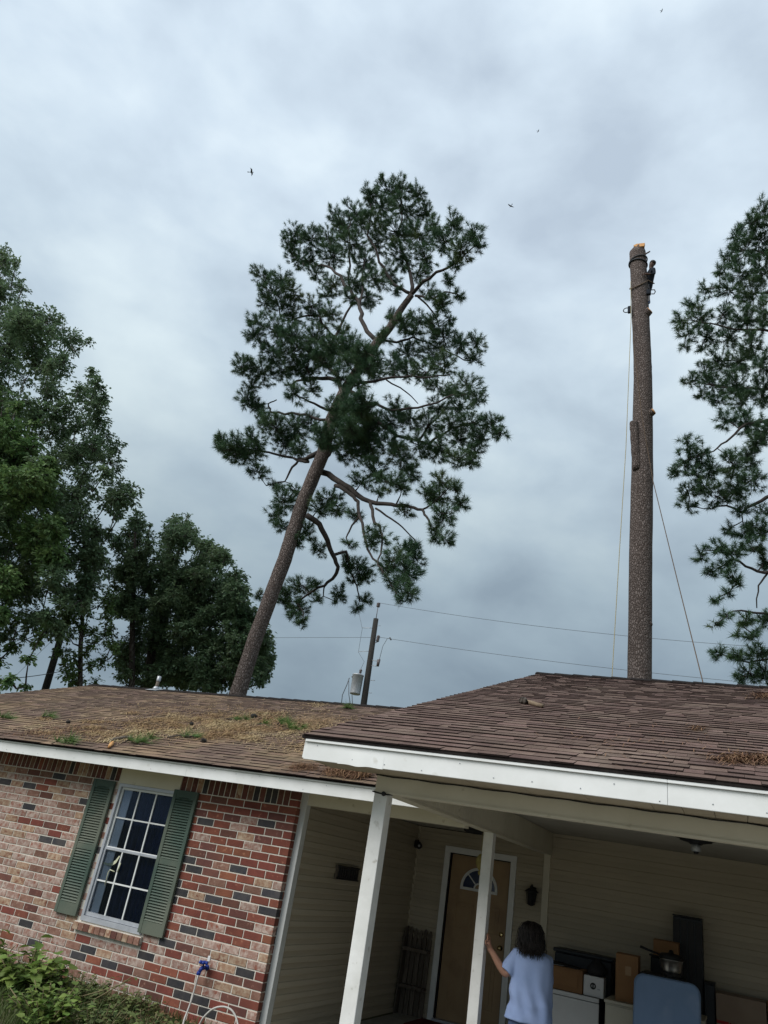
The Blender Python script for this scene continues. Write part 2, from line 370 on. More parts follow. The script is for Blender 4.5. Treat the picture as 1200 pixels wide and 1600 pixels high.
# soldier course under the soffit
x = CR-0.115
soldier_w = 0.0795
add_brick(CR-0.115+JT/2, CR, ZS+JT/2, ZS+0.07, col=0); add_brick(CR-0.115+JT/2, CR, ZS+0.08, ZS+0.20, col=1)
while x > HX:
    a, b = x-soldier_w+JT/2, x-JT/2
    if not (b > WX0 and a < WX1):
        rr = rb.random()
        c = 1 if rr < 0.42 else (0 if rr < 0.55 else (6 if rr < 0.80 else (4 if rr < 0.92 else 5)))
        if a > -6.0 and rr < 0.7: c = 1
        add_brick(a, b, ZS+JT/2, ZS+0.20, col=c)
    x -= soldier_w
bricks.sort(key=lambda q: q[0].length)
bcache = {}
stuffb = MB()
for i, (c, lx, lz, dep, col) in enumerate(bricks):
    if i < 288:
        key = (round(lx, 3), round(lz, 3), round(dep, 3), col, i % 3)
        if key not in bcache:
            vs, fs = brick_mesh(lx, lz, dep, i)
            me = bpy.data.meshes.new('brick'); me.from_pydata(vs, [], fs); me.materials.append(BR[col]); me.update(); bcache[key] = me
        link('brick', bcache[key], c, front)
    else:
        vs, fs = brick_mesh(lx, lz, dep, i)
        stuffb.add([c+q for q in vs], fs, col)
stuffb.build('brickwork', BR, front, kind='stuff')
# brick return at the corner (faces the porch)
ret = MB()
ret.box(CR-0.10, CR-0.012, D+0.012, D+0.085, -2.0, 0.62, 0)
retw = ret.build('brick_return', M['mortar'], house)
z = ZS; row = 0; rr_ = MB()
while z > -2.0:
    vs, fs = brick_mesh(0.052, PZ-JT, 0.1, row)
    rr_.add([V((CR-0.05-q.y*1.0-0.0004, D+0.062+q.x*0.9, z-PZ/2+q.z)) for q in vs], [tuple(reversed(f)) for f in fs], rb.choice((0,1,1,5,6)))
    z -= PZ; row += 1
rr_.build('return_bricks', BR, retw, kind='stuff')

# ---- rowlock sill of the window
sill = MB(); nb = 12
sillp = MB().box(WX0-0.05, WX1+0.03, D-0.030, D+0.10, WZ0-0.078, WZ0-0.012).build('window_sill', M['mortar'], house)
for i in range(nb):
    a = lerp(WX0-0.05, WX1+0.03, i/nb)+0.004; b = lerp(WX0-0.05, WX1+0.03, (i+1)/nb)-0.004
    q = MB(); q.prism([(a, D+0.06, WZ0-0.002), (a, D-0.045, WZ0-0.022), (a, D-0.045, WZ0-0.092), (a, D+0.06, WZ0-0.088)], (b-a, 0, 0))
    q.build('brick', BR[6 if i % 3 else 4] if i not in (2, 7) else BR[1], sillp, fix=True)

# ---- window
win = MB(); fy0, fy1 = D-0.012, D+0.055
def frame_rect(m_, x0, x1, z0, z1, w, y0, y1):
    m_.box(x0, x0+w, y0, y1, z0, z1); m_.box(x1-w, x1, y0, y1, z0, z1)
    m_.box(x0+w, x1-w, y0, y1, z1-w, z1); m_.box(x0+w, x1-w, y0, y1, z0, z0+w*1.5)
WT = 0.405
frame_rect(win, WX0+0.003, WX1-0.003, WZ0+0.003, WT, 0.035, fy0, fy1)
window = win.build('window', M['alu'], house)
sx0, sx1 = WX0+0.04, WX1-0.04
zmid = lerp(WZ0, WT, 0.505)
for k, (z0, z1, yy) in enumerate(((zmid, WT-0.037, D+0.018), (WZ0+0.06, zmid+0.03, D+0.006))):
    sash = MB(); frame_rect(sash, sx0, sx1, z0, z1, 0.026, yy, yy+0.022)
    so = sash.build('sash', M['alu'] if k else M['muntin'], window)
    mu = MB(); w3 = (sx1-sx0-0.052)/3; h2 = (z1-z0-0.065)/2
    bx0 = sx0+0.026; bz0 = z0+0.039
    for i in (1, 2): mu.box(bx0+w3*i-0.009, bx0+w3*i+0.009, yy+0.001, yy+0.018, bz0, z1-0.026)
    for i in range(3):
        mu.box(bx0+w3*i+(0.009 if i else 0), bx0+w3*(i+1)-(0.009 if i < 2 else 0), yy+0.002, yy+0.017, bz0+h2-0.008, bz0+h2+0.008)
    mu.build('muntin', M['muntin'], window)
    for i in range(3):
        for j in range(2):
            pm = MB().box(bx0+w3*i+0.008, bx0+w3*(i+1)-0.008, yy+0.009, yy+0.012, bz0+h2*j+0.007, bz0+h2*(j+1)-0.007)
            pm.build('pane', M['glassy'], window)
# liner, curtain and the dark room behind the glass
MB().box(WX0+0.05, WX0+0.185, D+0.046, D+0.054, WZ0+0.05, WT-0.03).build('curtain_liner', M['blindgrey'], window)
cur = MB(); n_ = 40
pts = [(lerp(WX0+0.10, WX1-0.02, i/n_), D+0.13+0.018*math.sin(i*1.5)+0.01*math.sin(i*0.63)) for i in range(n_+1)]
cur.add([(x, y, zz) for zz in (WZ0, WT) for x, y in pts], [(i, i+1, n_+2+i, n_+1+i) for i in range(n_)], 0, True)
cur.build('curtain', M['curtain'], window)
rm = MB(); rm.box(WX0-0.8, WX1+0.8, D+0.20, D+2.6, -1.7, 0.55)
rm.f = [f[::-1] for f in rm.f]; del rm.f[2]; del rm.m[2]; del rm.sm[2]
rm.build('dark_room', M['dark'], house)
# torn film hanging inside the lower left panes, with a bent strip below it
tf = MB(); zc_ = zmid-0.01; xa = bx0+0.01
arc = [(0, -0.065), (0.07, -0.07), (0.13, -0.055), (0.18, -0.02), (0.215, 0.03)]; arc2 = [(0, -0.085), (0.075, -0.095), (0.145, -0.085), (0.20, -0.05), (0.235, 0.03)]
tf.add([(xa+x, D-0.0, zc_-0.06+zz) for x, zz in arc]+[(xa+x, D-0.0, zc_-0.06+zz) for x, zz in arc2], [(i+5, i+6, i+1, i) for i in range(4)])
tf.map(lambda p: V((p.x, D+0.004+0.02*abs(math.sin(p.x*9)), p.z)))
tf.build('torn_film', M['paper'], window)
st = MB(); st.tube([(xa+0.22, D+0.0, zc_-0.20), (xa+0.15, D-0.002, zc_-0.19), (xa+0.135, D-0.002, zc_-0.22), (xa+0.135, D, zc_-0.36)], 0.006, 5)
st.tube([(xa+0.275, D-0.001, zc_-0.10), (xa+0.262, D-0.001, zc_-0.20)], 0.008, 5)
st.build('bent_strip', M['paper'], window)
# cream header panel over the window
MB().box(WX0-0.012, WX1+0.02, D-0.018, D+0.06, WT+0.002, 0.60, bev=0.003).build('header_panel', M['cream'], house)

# ---- shutters
def shutter(x0, x1, z0, z1):
    y0, y1 = D-0.042, D-0.006; w = 0.046
    f = MB(); f.box(x0, x0+w, y0, y1, z0, z1, bev=0.004); f.box(x1-w, x1, y0, y1, z0, z1, bev=0.004)
    zm = lerp(z0, z1, 0.485)
    f.box(x0+w, x1-w, y0+0.004, y1, z0, z0+0.125); f.box(x0+w, x1-w, y0+0.004, y1, z1-0.075, z1); f.box(x0+w, x1-w, y0+0.004, y1, zm-0.03, zm+0.03)
    f.box(x0+w, x1-w, y1-0.008, y1-0.002, z0+0.125, z1-0.075)
    # shallow arch under the top rail
    ar = [(x0+w+ (x1-x0-2*w)*i/8, y0+0.007, z1-0.075-0.022*(1-math.sin(math.pi*i/8))) for i in range(9)]
    f.prism([(x0+w, y0+0.007, z1-0.07)]+ar+[(x1-w, y0+0.007, z1-0.07)], (0, 0.012, 0))
    o = f.build('shutter', M['shutter'], house, fix=True)
    for za, zb in ((z0+0.125, zm-0.03), (zm+0.03, z1-0.075)):
        n_ = int((zb-za)/0.0285); h = (zb-za)/n_
        me = None
        for i in range(n_):
            zc2 = za+h*(i+0.5)
            if me is None:
                q = MB(); q.obox((0,0,0), ((x1-x0-2*w)/2-0.001, 0, 0), (0, 0.011, 0.012), (0, -0.0026, 0.0022))
                me, _ = q.mesh('slat', M['shutter'], V((0,0,0)))
            link('slat', me, V(((x0+x1)/2, y0+0.014, zc2)), o)
    return o
shutter(-7.33, -6.985, -1.075, 0.415)
shutter(-6.055, -5.705, -1.072, 0.425)

# ---- main roof: fascia, soffit, deck, shingles
EY, EZ, SL = 7.13, 0.705, 0.343
RY = 12.8; RZ = EZ+SL*(RY-EY)
RX0, RX1 = -13.3, 1.0
fa = MB()
for a, b in ((-13.25, -8.9), (-8.899, -5.66), (-5.659, -2.46)):
    fa.box(a, b, EY+0.055, EY+0.075, 0.553, 0.672, 0, bev=0.003)
    fa.box(a, b, EY+0.040, EY+0.078, 0.674, 0.690, 0, bev=0.002)
fa.build('fascia', M['white'], house)
MB().box(-13.25, -2.47, EY+0.076, D+0.005, 0.600, 0.606).build('soffit', M['cream'], house)
MB().box(RX0+0.005, RX1, EY+0.025, EY+0.075, 0.691, 0.706).build('drip_edge', M['blacktrim'], house)
def roof_deck(name, x0, x1, ey, ez, sl, ry, back):
    rz = ez+sl*(ry-ey); m_ = MB()
    poly = [(x0, ey+0.02, ez-0.008), (x0, ry, rz-0.015), (x0, back, rz-0.015-sl*(back-ry)), (x0, back, rz-0.12-sl*(back-ry)), (x0, ry, rz-0.12), (x0, ey+0.1, ez-0.02)]
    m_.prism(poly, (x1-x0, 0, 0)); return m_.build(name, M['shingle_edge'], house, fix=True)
roofA = roof_deck('main_roof', RX0, RX1, EY, EZ, SL, RY, 18.5)
CEY, CEZ, CSL, CRY = 4.93, 0.770, 0.345, 12.07
CX0, CX1 = -2.93, 4.2
roofB = MB(); _rz = CEZ+CSL*(CRY-CEY)
roofB.prism([(CX0, CEY+0.02, CEZ-0.008), (CX0, CRY, _rz-0.015), (CX0, 19.0, _rz-0.015-CSL*(19-CRY)), (CX0, 19.0, _rz-0.10-CSL*(19-CRY)), (CX0, CRY, _rz-0.10), (CX0, CEY+0.1, CEZ-0.02)], (CX1-CX0, 0, 0)).map(tilt)
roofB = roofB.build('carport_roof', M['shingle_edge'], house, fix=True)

def shingle_mesh(w, ln, th):
    """one dimensional shingle tab: granule top, dark butt and sides; origin at the middle of the butt"""
    h = w/2
    vs = [(-h,0,0),(h,0,0),(h,ln,-0.002),(-h,ln,-0.002),(-h,0,th),(h,0,th),(h,ln,0.001),(-h,ln,0.001)]
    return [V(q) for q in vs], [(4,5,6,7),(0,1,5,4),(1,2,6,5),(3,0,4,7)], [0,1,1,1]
rs = random.Random(11)
pieces = []      # (which roof, origin, width, thick, distance)
def lay(which, x0, x1, ey, ez, sl, ry, fn, ylim=None):
    sn = math.sqrt(1+sl*sl); ex = 0.142; n_ = int((ry-ey)*sn/ex)
    for k in range(n_):
        y = ey+k*ex/sn; zz = ez+sl*(y-ey)
        x = x0+rs.uniform(-0.25, 0)
        while x < x1:
            w = rs.choice((0.09,0.12,0.15,0.18,0.22,0.27)); thick = 0.0105 if rs.random() < 0.62 else 0.0055
            a, b = max(x, x0), min(x+w, x1)
            if b-a > 0.03:
                p = fn(V(((a+b)/2, y-(0.004 if thick > 0.008 else 0.0), zz)))
                pieces.append((which, p, b-a-0.002, thick+rs.uniform(-0.001, 0.0015)))
            x += w
lay(0, RX0, RX1-2.5, EY, EZ, SL, RY, lambda p: p)
lay(1, CX0, 4.2, CEY, CEZ, CSL, CRY, tilt)
pieces.sort(key=lambda q: q[1].length)
scache = {}
rest = [MB(), MB()]
for i, (wh, p, w, th) in enumerate(pieces):
    sl = (SL, CSL)[wh]; sn = math.sqrt(1+sl*sl)
    vs, fs, ms_ = shingle_mesh(w, 0.146, th)
    def tr(q): return V((q.x, (q.y-sl*q.z)/sn, (sl*q.y+q.z)/sn-(0.011*q.x if wh else 0)))
    vs = [tr(q) for q in vs]
    par = (roofA, roofB)[wh]
    if i < 290:
        key = (wh, round(w, 2), round(th, 3))
        if key not in scache:
            me = bpy.data.meshes.new('shingle'); me.from_pydata(vs, [], fs)
            me.materials.append(M['shingle_old'] if wh == 0 else M['shingle']); me.materials.append(M['shingle_edge'])
            me.polygons.foreach_set('material_index', ms_); me.update(); scache[key] = me
        link('shingle', scache[key], p, par)
    else:
        b0 = len(rest[wh].v)
        rest[wh].v += [p+q for q in vs]
        for f, mi in zip(fs, ms_):
            rest[wh].f.append([b0+j for j in f]); rest[wh].m.append(mi); rest[wh].sm.append(False)
rest[0].build('shingles', [M['shingle_old'], M['shingle_edge']], roofA, kind='stuff')
rest[1].build('shingles', [M['shingle'], M['shingle_edge']], roofB, kind='stuff')
# ridge caps
def caps(x0, x1, y, z, par, fn, mt):
    x = x0
    while x < x1:
        q = MB(); hh = 0.0
        sec = [(-0.14, -0.052), (-0.05, -0.008), (0, 0.006), (0.05, -0.008), (0.14, -0.052)]
        def pt(xx, dy, dz, up): return fn(V((xx, y+dy, z+dz+up)))
        b = min(x+0.32, x1)
        up0, up1 = 0.030, 0.018
        vs = [pt(x, a, c, up0) for a, c in sec]+[pt(b, a, c, up1) for a, c in sec]+[pt(x, a, c, up0-0.022) for a, c in sec]+[pt(b, a, c, up1-0.022) for a, c in sec]
        q.add(vs, [(i, i+1, 6+i, 5+i) for i in range(4)]+[(10+i, 11+i, i+1, i) for i in range(4)]+[(10, 0, 5, 15), (4, 14, 19, 9)])
        q.build('ridge_cap', mt, par)
        x += 0.30
caps(RX0, RX1-4.0, RY, RZ, roofA, lambda p: p, M['blacktrim'])
caps(CX0, 4.2, CRY, CEZ+CSL*(CRY-CEY), roofB, tilt, M['blacktrim'])
# rake boards (end faces of both gables)
rk = MB()
rk.prism([(RX0+0.02, EY+0.06, EZ-0.02), (RX0+0.02, RY, RZ-0.02), (RX0+0.02, RY, RZ-0.16), (RX0+0.02, EY+0.06, EZ-0.15)], (0.02, 0, 0))
rk.build('rake_board', M['white'], house, fix=True)
_rz = CEZ+CSL*(CRY-CEY)
rk = MB(); rk.prism([(CX0+0.02, CEY+0.045, CEZ-0.03), (CX0+0.02, CRY, _rz-0.03), (CX0+0.02, CRY, _rz-0.16), (CX0+0.02, CEY+0.045, CEZ-0.155)], (0.02, 0, 0)); rk.map(tilt)
rk.build('rake_board', M['white'], house, fix=True)
# gable wall of the carport above the main roof
gw = MB(); gw.prism([(-2.46, 5.45, 0.62), (-2.46, CRY, 0.62), (-2.46, CRY, _rz-0.12), (-2.46, 5.45, CEZ+CSL*0.52-0.11)], (0.02, 0, 0))
gw.build('gable_wall', M['siding'], house, fix=True)
# shell of the house out of sight
sh = MB(); sh.box(HX, HX+0.1, D+0.17, 18.0, -2.0, 0.62); sh.box(HX+0.1, 4.0, 17.9, 18.0, -2.0, 0.62); sh.box(HX+0.1, -4.6, 11.6, 11.7, -2.0, 0.62)
sh.build('back_wall', M['siding'], house)

# ---- carport front: fascia, soffit, beam
cf = MB()
for a, b in ((CX0+0.045, 0.0), (-0.32, 4.15)):
    pass
SEAM = -0.375
for a, b in ((CX0+0.042, SEAM), (SEAM+0.0015, 4.15)):
    cf.box(a, b, CEY+0.025, CEY+0.045, 0.604, 0.727, 0, bev=0.003)
    cf.box(a, b, CEY+0.008, CEY+0.045, 0.729, 0.748, 0, bev=0.002)
cf.map(tilt)
nl = MB(); _rn = random.Random(5)
for i in range(26):
    x_ = -2.8+i*0.27+_rn.uniform(-.05,.05); p_ = tilt(V((x_, CEY+0.0235, _rn.choice((0.63, 0.70))+_rn.uniform(-.015,.015)))); nl.lathe(p_, (0,-1,0), [(0.0045,0),(0.004,0.0015),(0.0,0.002)], 8)
for i in range(34):
    p_ = V((-12.5+i*0.3+_rn.uniform(-.05,.05), EY+0.0535, 0.58+_rn.choice((0, 0.07))+_rn.uniform(-.01,.01))); nl.lathe(p_, (0,-1,0), [(0.0045,0),(0.004,0.0015),(0.0,0.002)], 8)
nl.build('nail_heads', M['galv'], house, kind='stuff')
# a crumpled spot in the aluminium near the corner
def dent(p):
    x = p.x+2.42
    if p.z < 0.62: return V((p.x, p.y, p.z+0.010*math.exp(-(x/0.10)**2)*math.sin(x*38)))
    return p
bm_parts = cf
cf.build('fascia', M['white'], house)
dn = MB(); nseg = 24
for i in range(nseg):
    x0_ = -2.60+0.36*i/nseg; x1_ = -2.60+0.36*(i+1)/nseg
    def zz(x): return 0.604+0.005*math.sin((x+2.6)*30)*math.exp(-((x+2.42)/0.13)**2)-0.003
    def yy(x): return CEY+0.0235-0.004*math.exp(-((x+2.43)/0.06)**2)
    dn.add([(x0_, yy(x0_), zz(x0_)), (x1_, yy(x1_), zz(x1_)), (x1_, CEY+0.0245, 0.70), (x0_, CEY+0.0245, 0.70)], [(0,1,2,3)], 0, True)
dn.map(tilt); dn.build('dented_trim', M['white'], house)
db = MB().box(CX0+0.01, 4.2, CEY+0.004, CEY+0.045, 0.7495, CEZ+0.002); db.map(tilt); db.build('drip_edge', M['blacktrim'], house)
sof = None
x = CX0+0.046; i = 0
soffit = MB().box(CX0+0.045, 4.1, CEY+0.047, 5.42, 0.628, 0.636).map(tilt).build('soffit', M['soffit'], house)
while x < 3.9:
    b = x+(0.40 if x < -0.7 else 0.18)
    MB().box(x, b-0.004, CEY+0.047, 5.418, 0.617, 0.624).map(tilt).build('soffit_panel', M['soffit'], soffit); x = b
bm_ = MB().box(-2.488, 4.0, 5.42, 5.53, 0.486, 0.615, bev=0.004); bm_.box(-2.486, 4.0, 5.435, 5.53, 0.616, 0.80); bm_.map(tilt)
bm_.build('front_beam', M['cream'], house)
lip = MB().box(-2.49, 4.0, 5.412, 5.4195, 0.486, 0.500); lip.map(tilt); lip.build('beam_lip', M['cream'], house)
# side beam running back to the wall, clad in narrow boards
sb = MB(); sb.box(-2.488, -2.352, 5.531, 11.23, 0.492, 0.512); sb.box(-2.478, -2.362, 5.531, 11.23, 0.512, 0.82)
sbo = sb.build('side_beam', M['cream'], house)
y = 5.54
bdm = None
while y < 11.2:
    if bdm is None:
        bdm, _ = MB().box(-0.005, 0.005, -0.0385, 0.0385, -0.13, 0.13, bev=0.003).mesh('bead_board', M['cream'], V((0,0,0)))
    link('bead_board', bdm, V((-2.355, y+0.04, 0.645)), sbo); y += 0.08

# ---- posts
def post(x0, x1, y0, y1, zt):
    m_ = MB().box(x0, x1, y0, y1, -1.95, zt, bev=0.005); o = m_.build('post', M['post'], house)
    MB().box(x0-0.012, x1+0.012, y0-0.012, y1+0.012, -1.92, -1.80, bev=0.004).build('post_base', M['post'], o)
    return o
post(-2.487, -2.378, 5.415, 5.525, 0.4855)
post(-2.452, -2.345, 8.235, 8.345, 0.491)
post(2.50, 2.61, 5.42, 5.53, 0.43)

# ---- ceilings
cl = MB().box(-2.36, 4.0, 5.53, 11.25, 0.778, 0.80); cl.map(lambda p: V((p.x, p.y, p.z-0.011*(p.x+2.34)))); cl.build('carport_ceiling', M['ceil'], house)
MB().box(-4.40, -2.489, 7.70, 11.25, 0.628, 0.64).build('porch_ceiling', M['ceil'], house)
MB().box(-4.33, -2.489, 7.70, 7.82, 0.468, 0.599).build('porch_frieze', M['cream'], house)
MB().box(-4.38, -2.489, EY+0.08, 7.70, 0.5935, 0.5985).build('porch_soffit', M['cream'], house)

# ---- siding walls (lap boards, one object per course)
def lap_profile(h): return [(0, 0.0), (0.0, 0.004), (0.016, 0.0), (0.006, h*0.96), (0.0, h)]
def sided_wall(name, p0, p1, nrm, z0, z1, h, holes=(), fn=None):
    """courses of lap siding between p0 and p1 on a vertical plane; nrm points outwards; holes = (s0, s1, top)"""
    p0, p1, nrm = V(p0), V(p1), V(nrm); ln = (p1-p0).length; d = (p1-p0).normalized()
    bk = MB(); 
    back = MB()
    segs = []
    o = None
    m_ = MB()
    cuts = sorted(holes); s = 0.0
    def slab(s0, s1, a, b):
        q = [p0+d*s0-nrm*0.02, p0+d*s1-nrm*0.02, p0+d*s1-nrm*0.08, p0+d*s0-nrm*0.08]
        m_.prism([V((c.x, c.y, a)) for c in q], (0, 0, b-a))
    for (a, b, t) in cuts:
        slab(s, a, z0, z1); slab(a, b, t, z1); s = b
    slab(s, ln, z0, z1)
    o = m_.build(name, M['siding'], house, fix=True)
    z = z1
    k = 0
    while z > z0:
        zb = z-h; run = []; s = 0
        for (a, b, t) in cuts:
            if zb < t:
                run.append((s, a)); s = b
        run.append((s, ln))
        for (a, b) in run:
            if b-a < 0.02: continue
            q = MB()
            prof = [(-0.012, zb+0.006), (0.016, zb), (0.0155, zb+0.012), (0.0125, zb+0.016), (0.010, zb+h*0.5-0.004), (0.002, zb+h)]
            prof = [(-0.012, zb+0.003), (0.024, zb), (0.026, zb+0.006), (0.020, zb+h*0.45), (0.010, zb+h*0.5), (0.001, zb+h-0.001)]
            vs = [p0+d*a+nrm*u+V((0,0,w)) for u, w in prof]+[p0+d*b+nrm*u+V((0,0,w)) for u, w in prof]
            for v_, (u, w) in zip(vs, prof+prof): v_.z = w
            n_ = len(prof)
            q.add(vs, [(i, n_+i, n_+i+1, i+1) for i in range(n_-1)]+[tuple(reversed(range(n_))), tuple(range(n_, 2*n_))], 0)
            q.build('siding_board', M['siding'], o, fix=True)
        z = zb; k += 1
    return o
SX, BY = -4.345, 11.26
SH = 0.112
# side wall of the brick wing, facing the porch
sided_wall('porch_side_wall', (SX, 7.80, 0), (SX, BY, 0), (1,0,0), -1.80, 0.62, SH)
DX0, DX1, DT = -3.795*1.027+0.002, -2.90, 0.405
DCX0, DCX1 = -3.89, -2.83          # outer edges of the casing
sided_wall('door_wall', (SX, BY, 0), (-2.45, BY, 0), (0,-1,0), -1.95, 0.62, SH, holes=((DCX0+0.05-SX, DCX1-0.05-SX, 0.33),))
sided_wall('carport_back_wall', (-2.37, BY, 0), (4.0, BY, 0), (0,-1,0), -2.0, 0.80, 0.135)
sided_wall('unseen_end_wall', (3.95, BY, 0), (3.95, 5.56, 0), (-1,0,0), -2.0, 0.78, 0.135)  # out of view; extended forward to close the carport off and darken it
# trims
MB().box(-4.40, -4.318, D+0.088, D+0.185, -1.95, 0.60, bev=0.004).build('corner_trim', M['trimgrey'], house)
MB().box(-2.455, -2.365, BY-0.042, BY+0.0, -1.95, 0.495, bev=0.004).build('corner_trim', M['cream'], house)
MB().box(SX+0.0, SX+0.035, BY-0.03, BY-0.0, -1.80, 0.62).build('inner_corner_trim', M['siding'], house)
MB().box(-2.35, 4.0, BY-0.03, BY-0.018, 0.735, 0.775).map(tilt).build('ceiling_trim', M['siding'], house)

# ---- front door
dc = MB(); cw = 0.082
dc.box(DCX0, DCX0+cw, BY-0.045, BY+0.0, -1.74, 0.41-cw, bev=0.004); dc.box(DCX1-cw, DCX1, BY-0.045, BY+0.0, -1.74, 0.41-cw, bev=0.004)
dc.box(DCX0, DCX1, BY-0.046, BY+0.0, 0.41-cw+0.001, 0.41, bev=0.004)
dc.build('door_casing', M['white'], house)
lx0, lx1, lz0, lz1 = DCX0+cw+0.02, DCX1-cw-0.008, -1.70, 0.315
jb = MB(); jb.box(DCX0+cw, DCX0+cw+0.018, BY-0.03, BY+0.07, -1.74, 0.326); jb.box(DCX1-cw-0.006, DCX1-cw, BY-0.03, BY+0.07, -1.74, 0.326); jb.box(DCX0+cw+0.018, DCX1-cw-0.006, BY-0.03, BY+0.07, 0.318, 0.326)
jb.build('door_jamb', M['dark'], house)
door = MB().box(lx0, lx1, BY+0.020, BY+0.06, lz0, lz1, bev=0.003).build('front_door', M['tan_door'], house)
dw = lx1-lx0; dcx = (lx0+lx1)/2
def panel(x0, x1, z0, z1):
    q = MB(); y0 = BY+0.0195; w = 0.022
    for (a, b, c, d_) in ((x0, x1, z1-w, z1), (x0, x1, z0, z0+w), (x0, x0+w, z0+w, z1-w), (x1-w, x1, z0+w, z1-w)):
        q.box(a, b, y0-0.008, y0+0.002, c, d_, bev=0.003)
    q.box(x0+w+0.03, x1-w-0.03, y0-0.006, y0+0.002, z0+w+0.03, z1-w-0.03, bev=0.0025)
    q.build('door_panel', M['tan_door'], door)
for s in (-1, 1):
    a, b = (dcx-0.32, dcx-0.05) if s < 0 else (dcx+0.05, dcx+0.32)
    panel(a, b, -0.62, -0.28); panel(a, b, -1.50, -0.78)
# fan light
fcx, fz, fr_ = dcx, -0.085, 0.27
fan = MB(); n_ = 24
def half(r0, r1, y0, y1):
    for i in range(n_):
        a0, a1 = math.pi*i/n_, math.pi*(i+1)/n_
        q = [(fcx+r0*math.cos(a0), y0, fz+r0*math.sin(a0)), (fcx+r1*math.cos(a0), y0, fz+r1*math.sin(a0)), (fcx+r1*math.cos(a1), y0, fz+r1*math.sin(a1)), (fcx+r0*math.cos(a1), y0, fz+r0*math.sin(a1))]
        fan.prism(q, (0, y1-y0, 0))
half(fr_-0.035, fr_, BY+0.002, BY+0.0195); half(0.055, 0.075, BY+0.006, BY+0.0195)
fan.box(fcx-fr_, fcx+fr_, BY+0.002, BY+0.0195, fz-0.035, fz)
for a in (45, 90, 135):
    a = math.radians(a); c = V((fcx+0.155*math.cos(a), BY+0.013, fz+0.155*math.sin(a)))
    fan.obox(c, V((math.cos(a), 0, math.sin(a)))*0.085, V((-math.sin(a), 0, math.cos(a)))*0.008, (0, 0.006, 0))
fan.build('fanlight', M['muntin'], door, fix=True)
for i in range(4):
    q = MB(); a0, a1 = math.pi*i/4, math.pi*(i+1)/4
    pts = [(fcx+0.07*math.cos(lerp(a0, a1, t)), BY+0.015, fz+0.07*math.sin(lerp(a0, a1, t))) for t in (0, .5, 1)]+[(fcx+0.24*math.cos(lerp(a0, a1, t)), BY+0.015, fz+0.24*math.sin(lerp(a0, a1, t))) for t in (1, .75, .5, .25, 0)]
    q.prism(pts, (0, 0.003, 0)); q.build('pane', M['blueglass'], door, fix=True)
hd = MB(); hx_ = lx1-0.065
hd.lathe((hx_, BY+0.02, -0.745), (0,-1,0), [(0.032,0),(0.032,0.006),(0.012,0.01),(0.012,0.035),(0.026,0.045),(0.030,0.06),(0.022,0.075),(0.0,0.078)], 16)
hd.build('door_knob', M['brass'], door, fix=True)
hd = MB().lathe((hx_, BY+0.02, -0.585), (0,-1,0), [(0.032,0),(0.030,0.014),(0.012,0.018),(0.0,0.02)], 16); hd.build('deadbolt', M['brass'], door, fix=True)
MB().box(DCX0+cw, DCX1-cw, BY-0.09, BY+0.06, -1.74, -1.702, bev=0.004).build('threshold', M['alu'], house)

# ---- slabs
MB().box(-4.345, -2.50, 7.50, BY, -1.95, -1.735, bev=0.01).build('porch_slab', M['concrete'], house)
MB().box(-2.499, 4.0, 5.2, BY, -2.05, -1.875, bev=0.01).build('carport_slab', M['concrete'], house)
M['added_drive'] = pmat('added_driveway_concrete', (0.29,0.275,0.25), (0.23,0.22,0.195), 2, 0.9, 0.2, 50, c3=(0.18,0.165,0.145), s3=0.8)
MB().box(-2.6, 4.4, -14.0, 5.195, -1.99, -1.882, bev=0.01).build('added_driveway', M['added_drive'], None, kind='structure')  # unseen slab, added to bounce light into the carport and under its soffit

# ---- plumbing vent with flashing near the ridge
vb = onplane(243, 1079, EY, EZ, SL)
vp = MB().tube([vb-V((0,0,0.05)), vb+V((0.0,0,0.20))], 0.036, 12).build('vent_pipe', M['oldwood'], house)
MB().lathe(vb+V((0,0,0.20)), (0,0,1), [(0.042,0),(0.044,0.02),(0.044,0.11),(0.030,0.115),(0.028,0.06)], 14).build('vent_cap', M['galv'], vp)
fl = MB(); fl.obox(vb+V((0,-0.02,0.022)), (0.15,0,0), V((0,0.14,0.048)), V((0,-0.0007,0.002))); fl.lathe(vb+V((0,0,0.0)), (0,0,1), [(0.09,0.0),(0.05,0.08),(0.042,0.085)], 14)
fl.build('vent_flashing', M['galv'], vp)
# ================================================================== helpers for living things
def skin_mesh(name, verts, edges, rad, sub=2, mats=None, root=0, smooth=True):
    me = bpy.data.meshes.new(name); me.from_pydata([V(v) for v in verts], edges, [])
    o = bpy.data.objects.new('tmp', me); COL.objects.link(o)
    o.modifiers.new('skin', 'SKIN')
    if not me.skin_vertices: pass
    for i, r_ in enumerate(rad):
        sv = me.skin_vertices[0].data[i]; rr = r_ if hasattr(r_, '__len__') else (r_, r_); sv.radius = rr; sv.use_root = (i == root)
    sm = o.modifiers.new('sub', 'SUBSURF'); sm.levels = sub; sm.render_levels = sub
    dg = bpy.context.evaluated_depsgraph_get(); dg.update()
    out = bpy.data.meshes.new_from_object(o.evaluated_get(dg)); out.name = name
    bpy.data.objects.remove(o); bpy.data.meshes.remove(me)
    out.polygons.foreach_set('use_smooth', [smooth]*len(out.polygons))
    for q in (mats or []): out.materials.append(q)
    return out
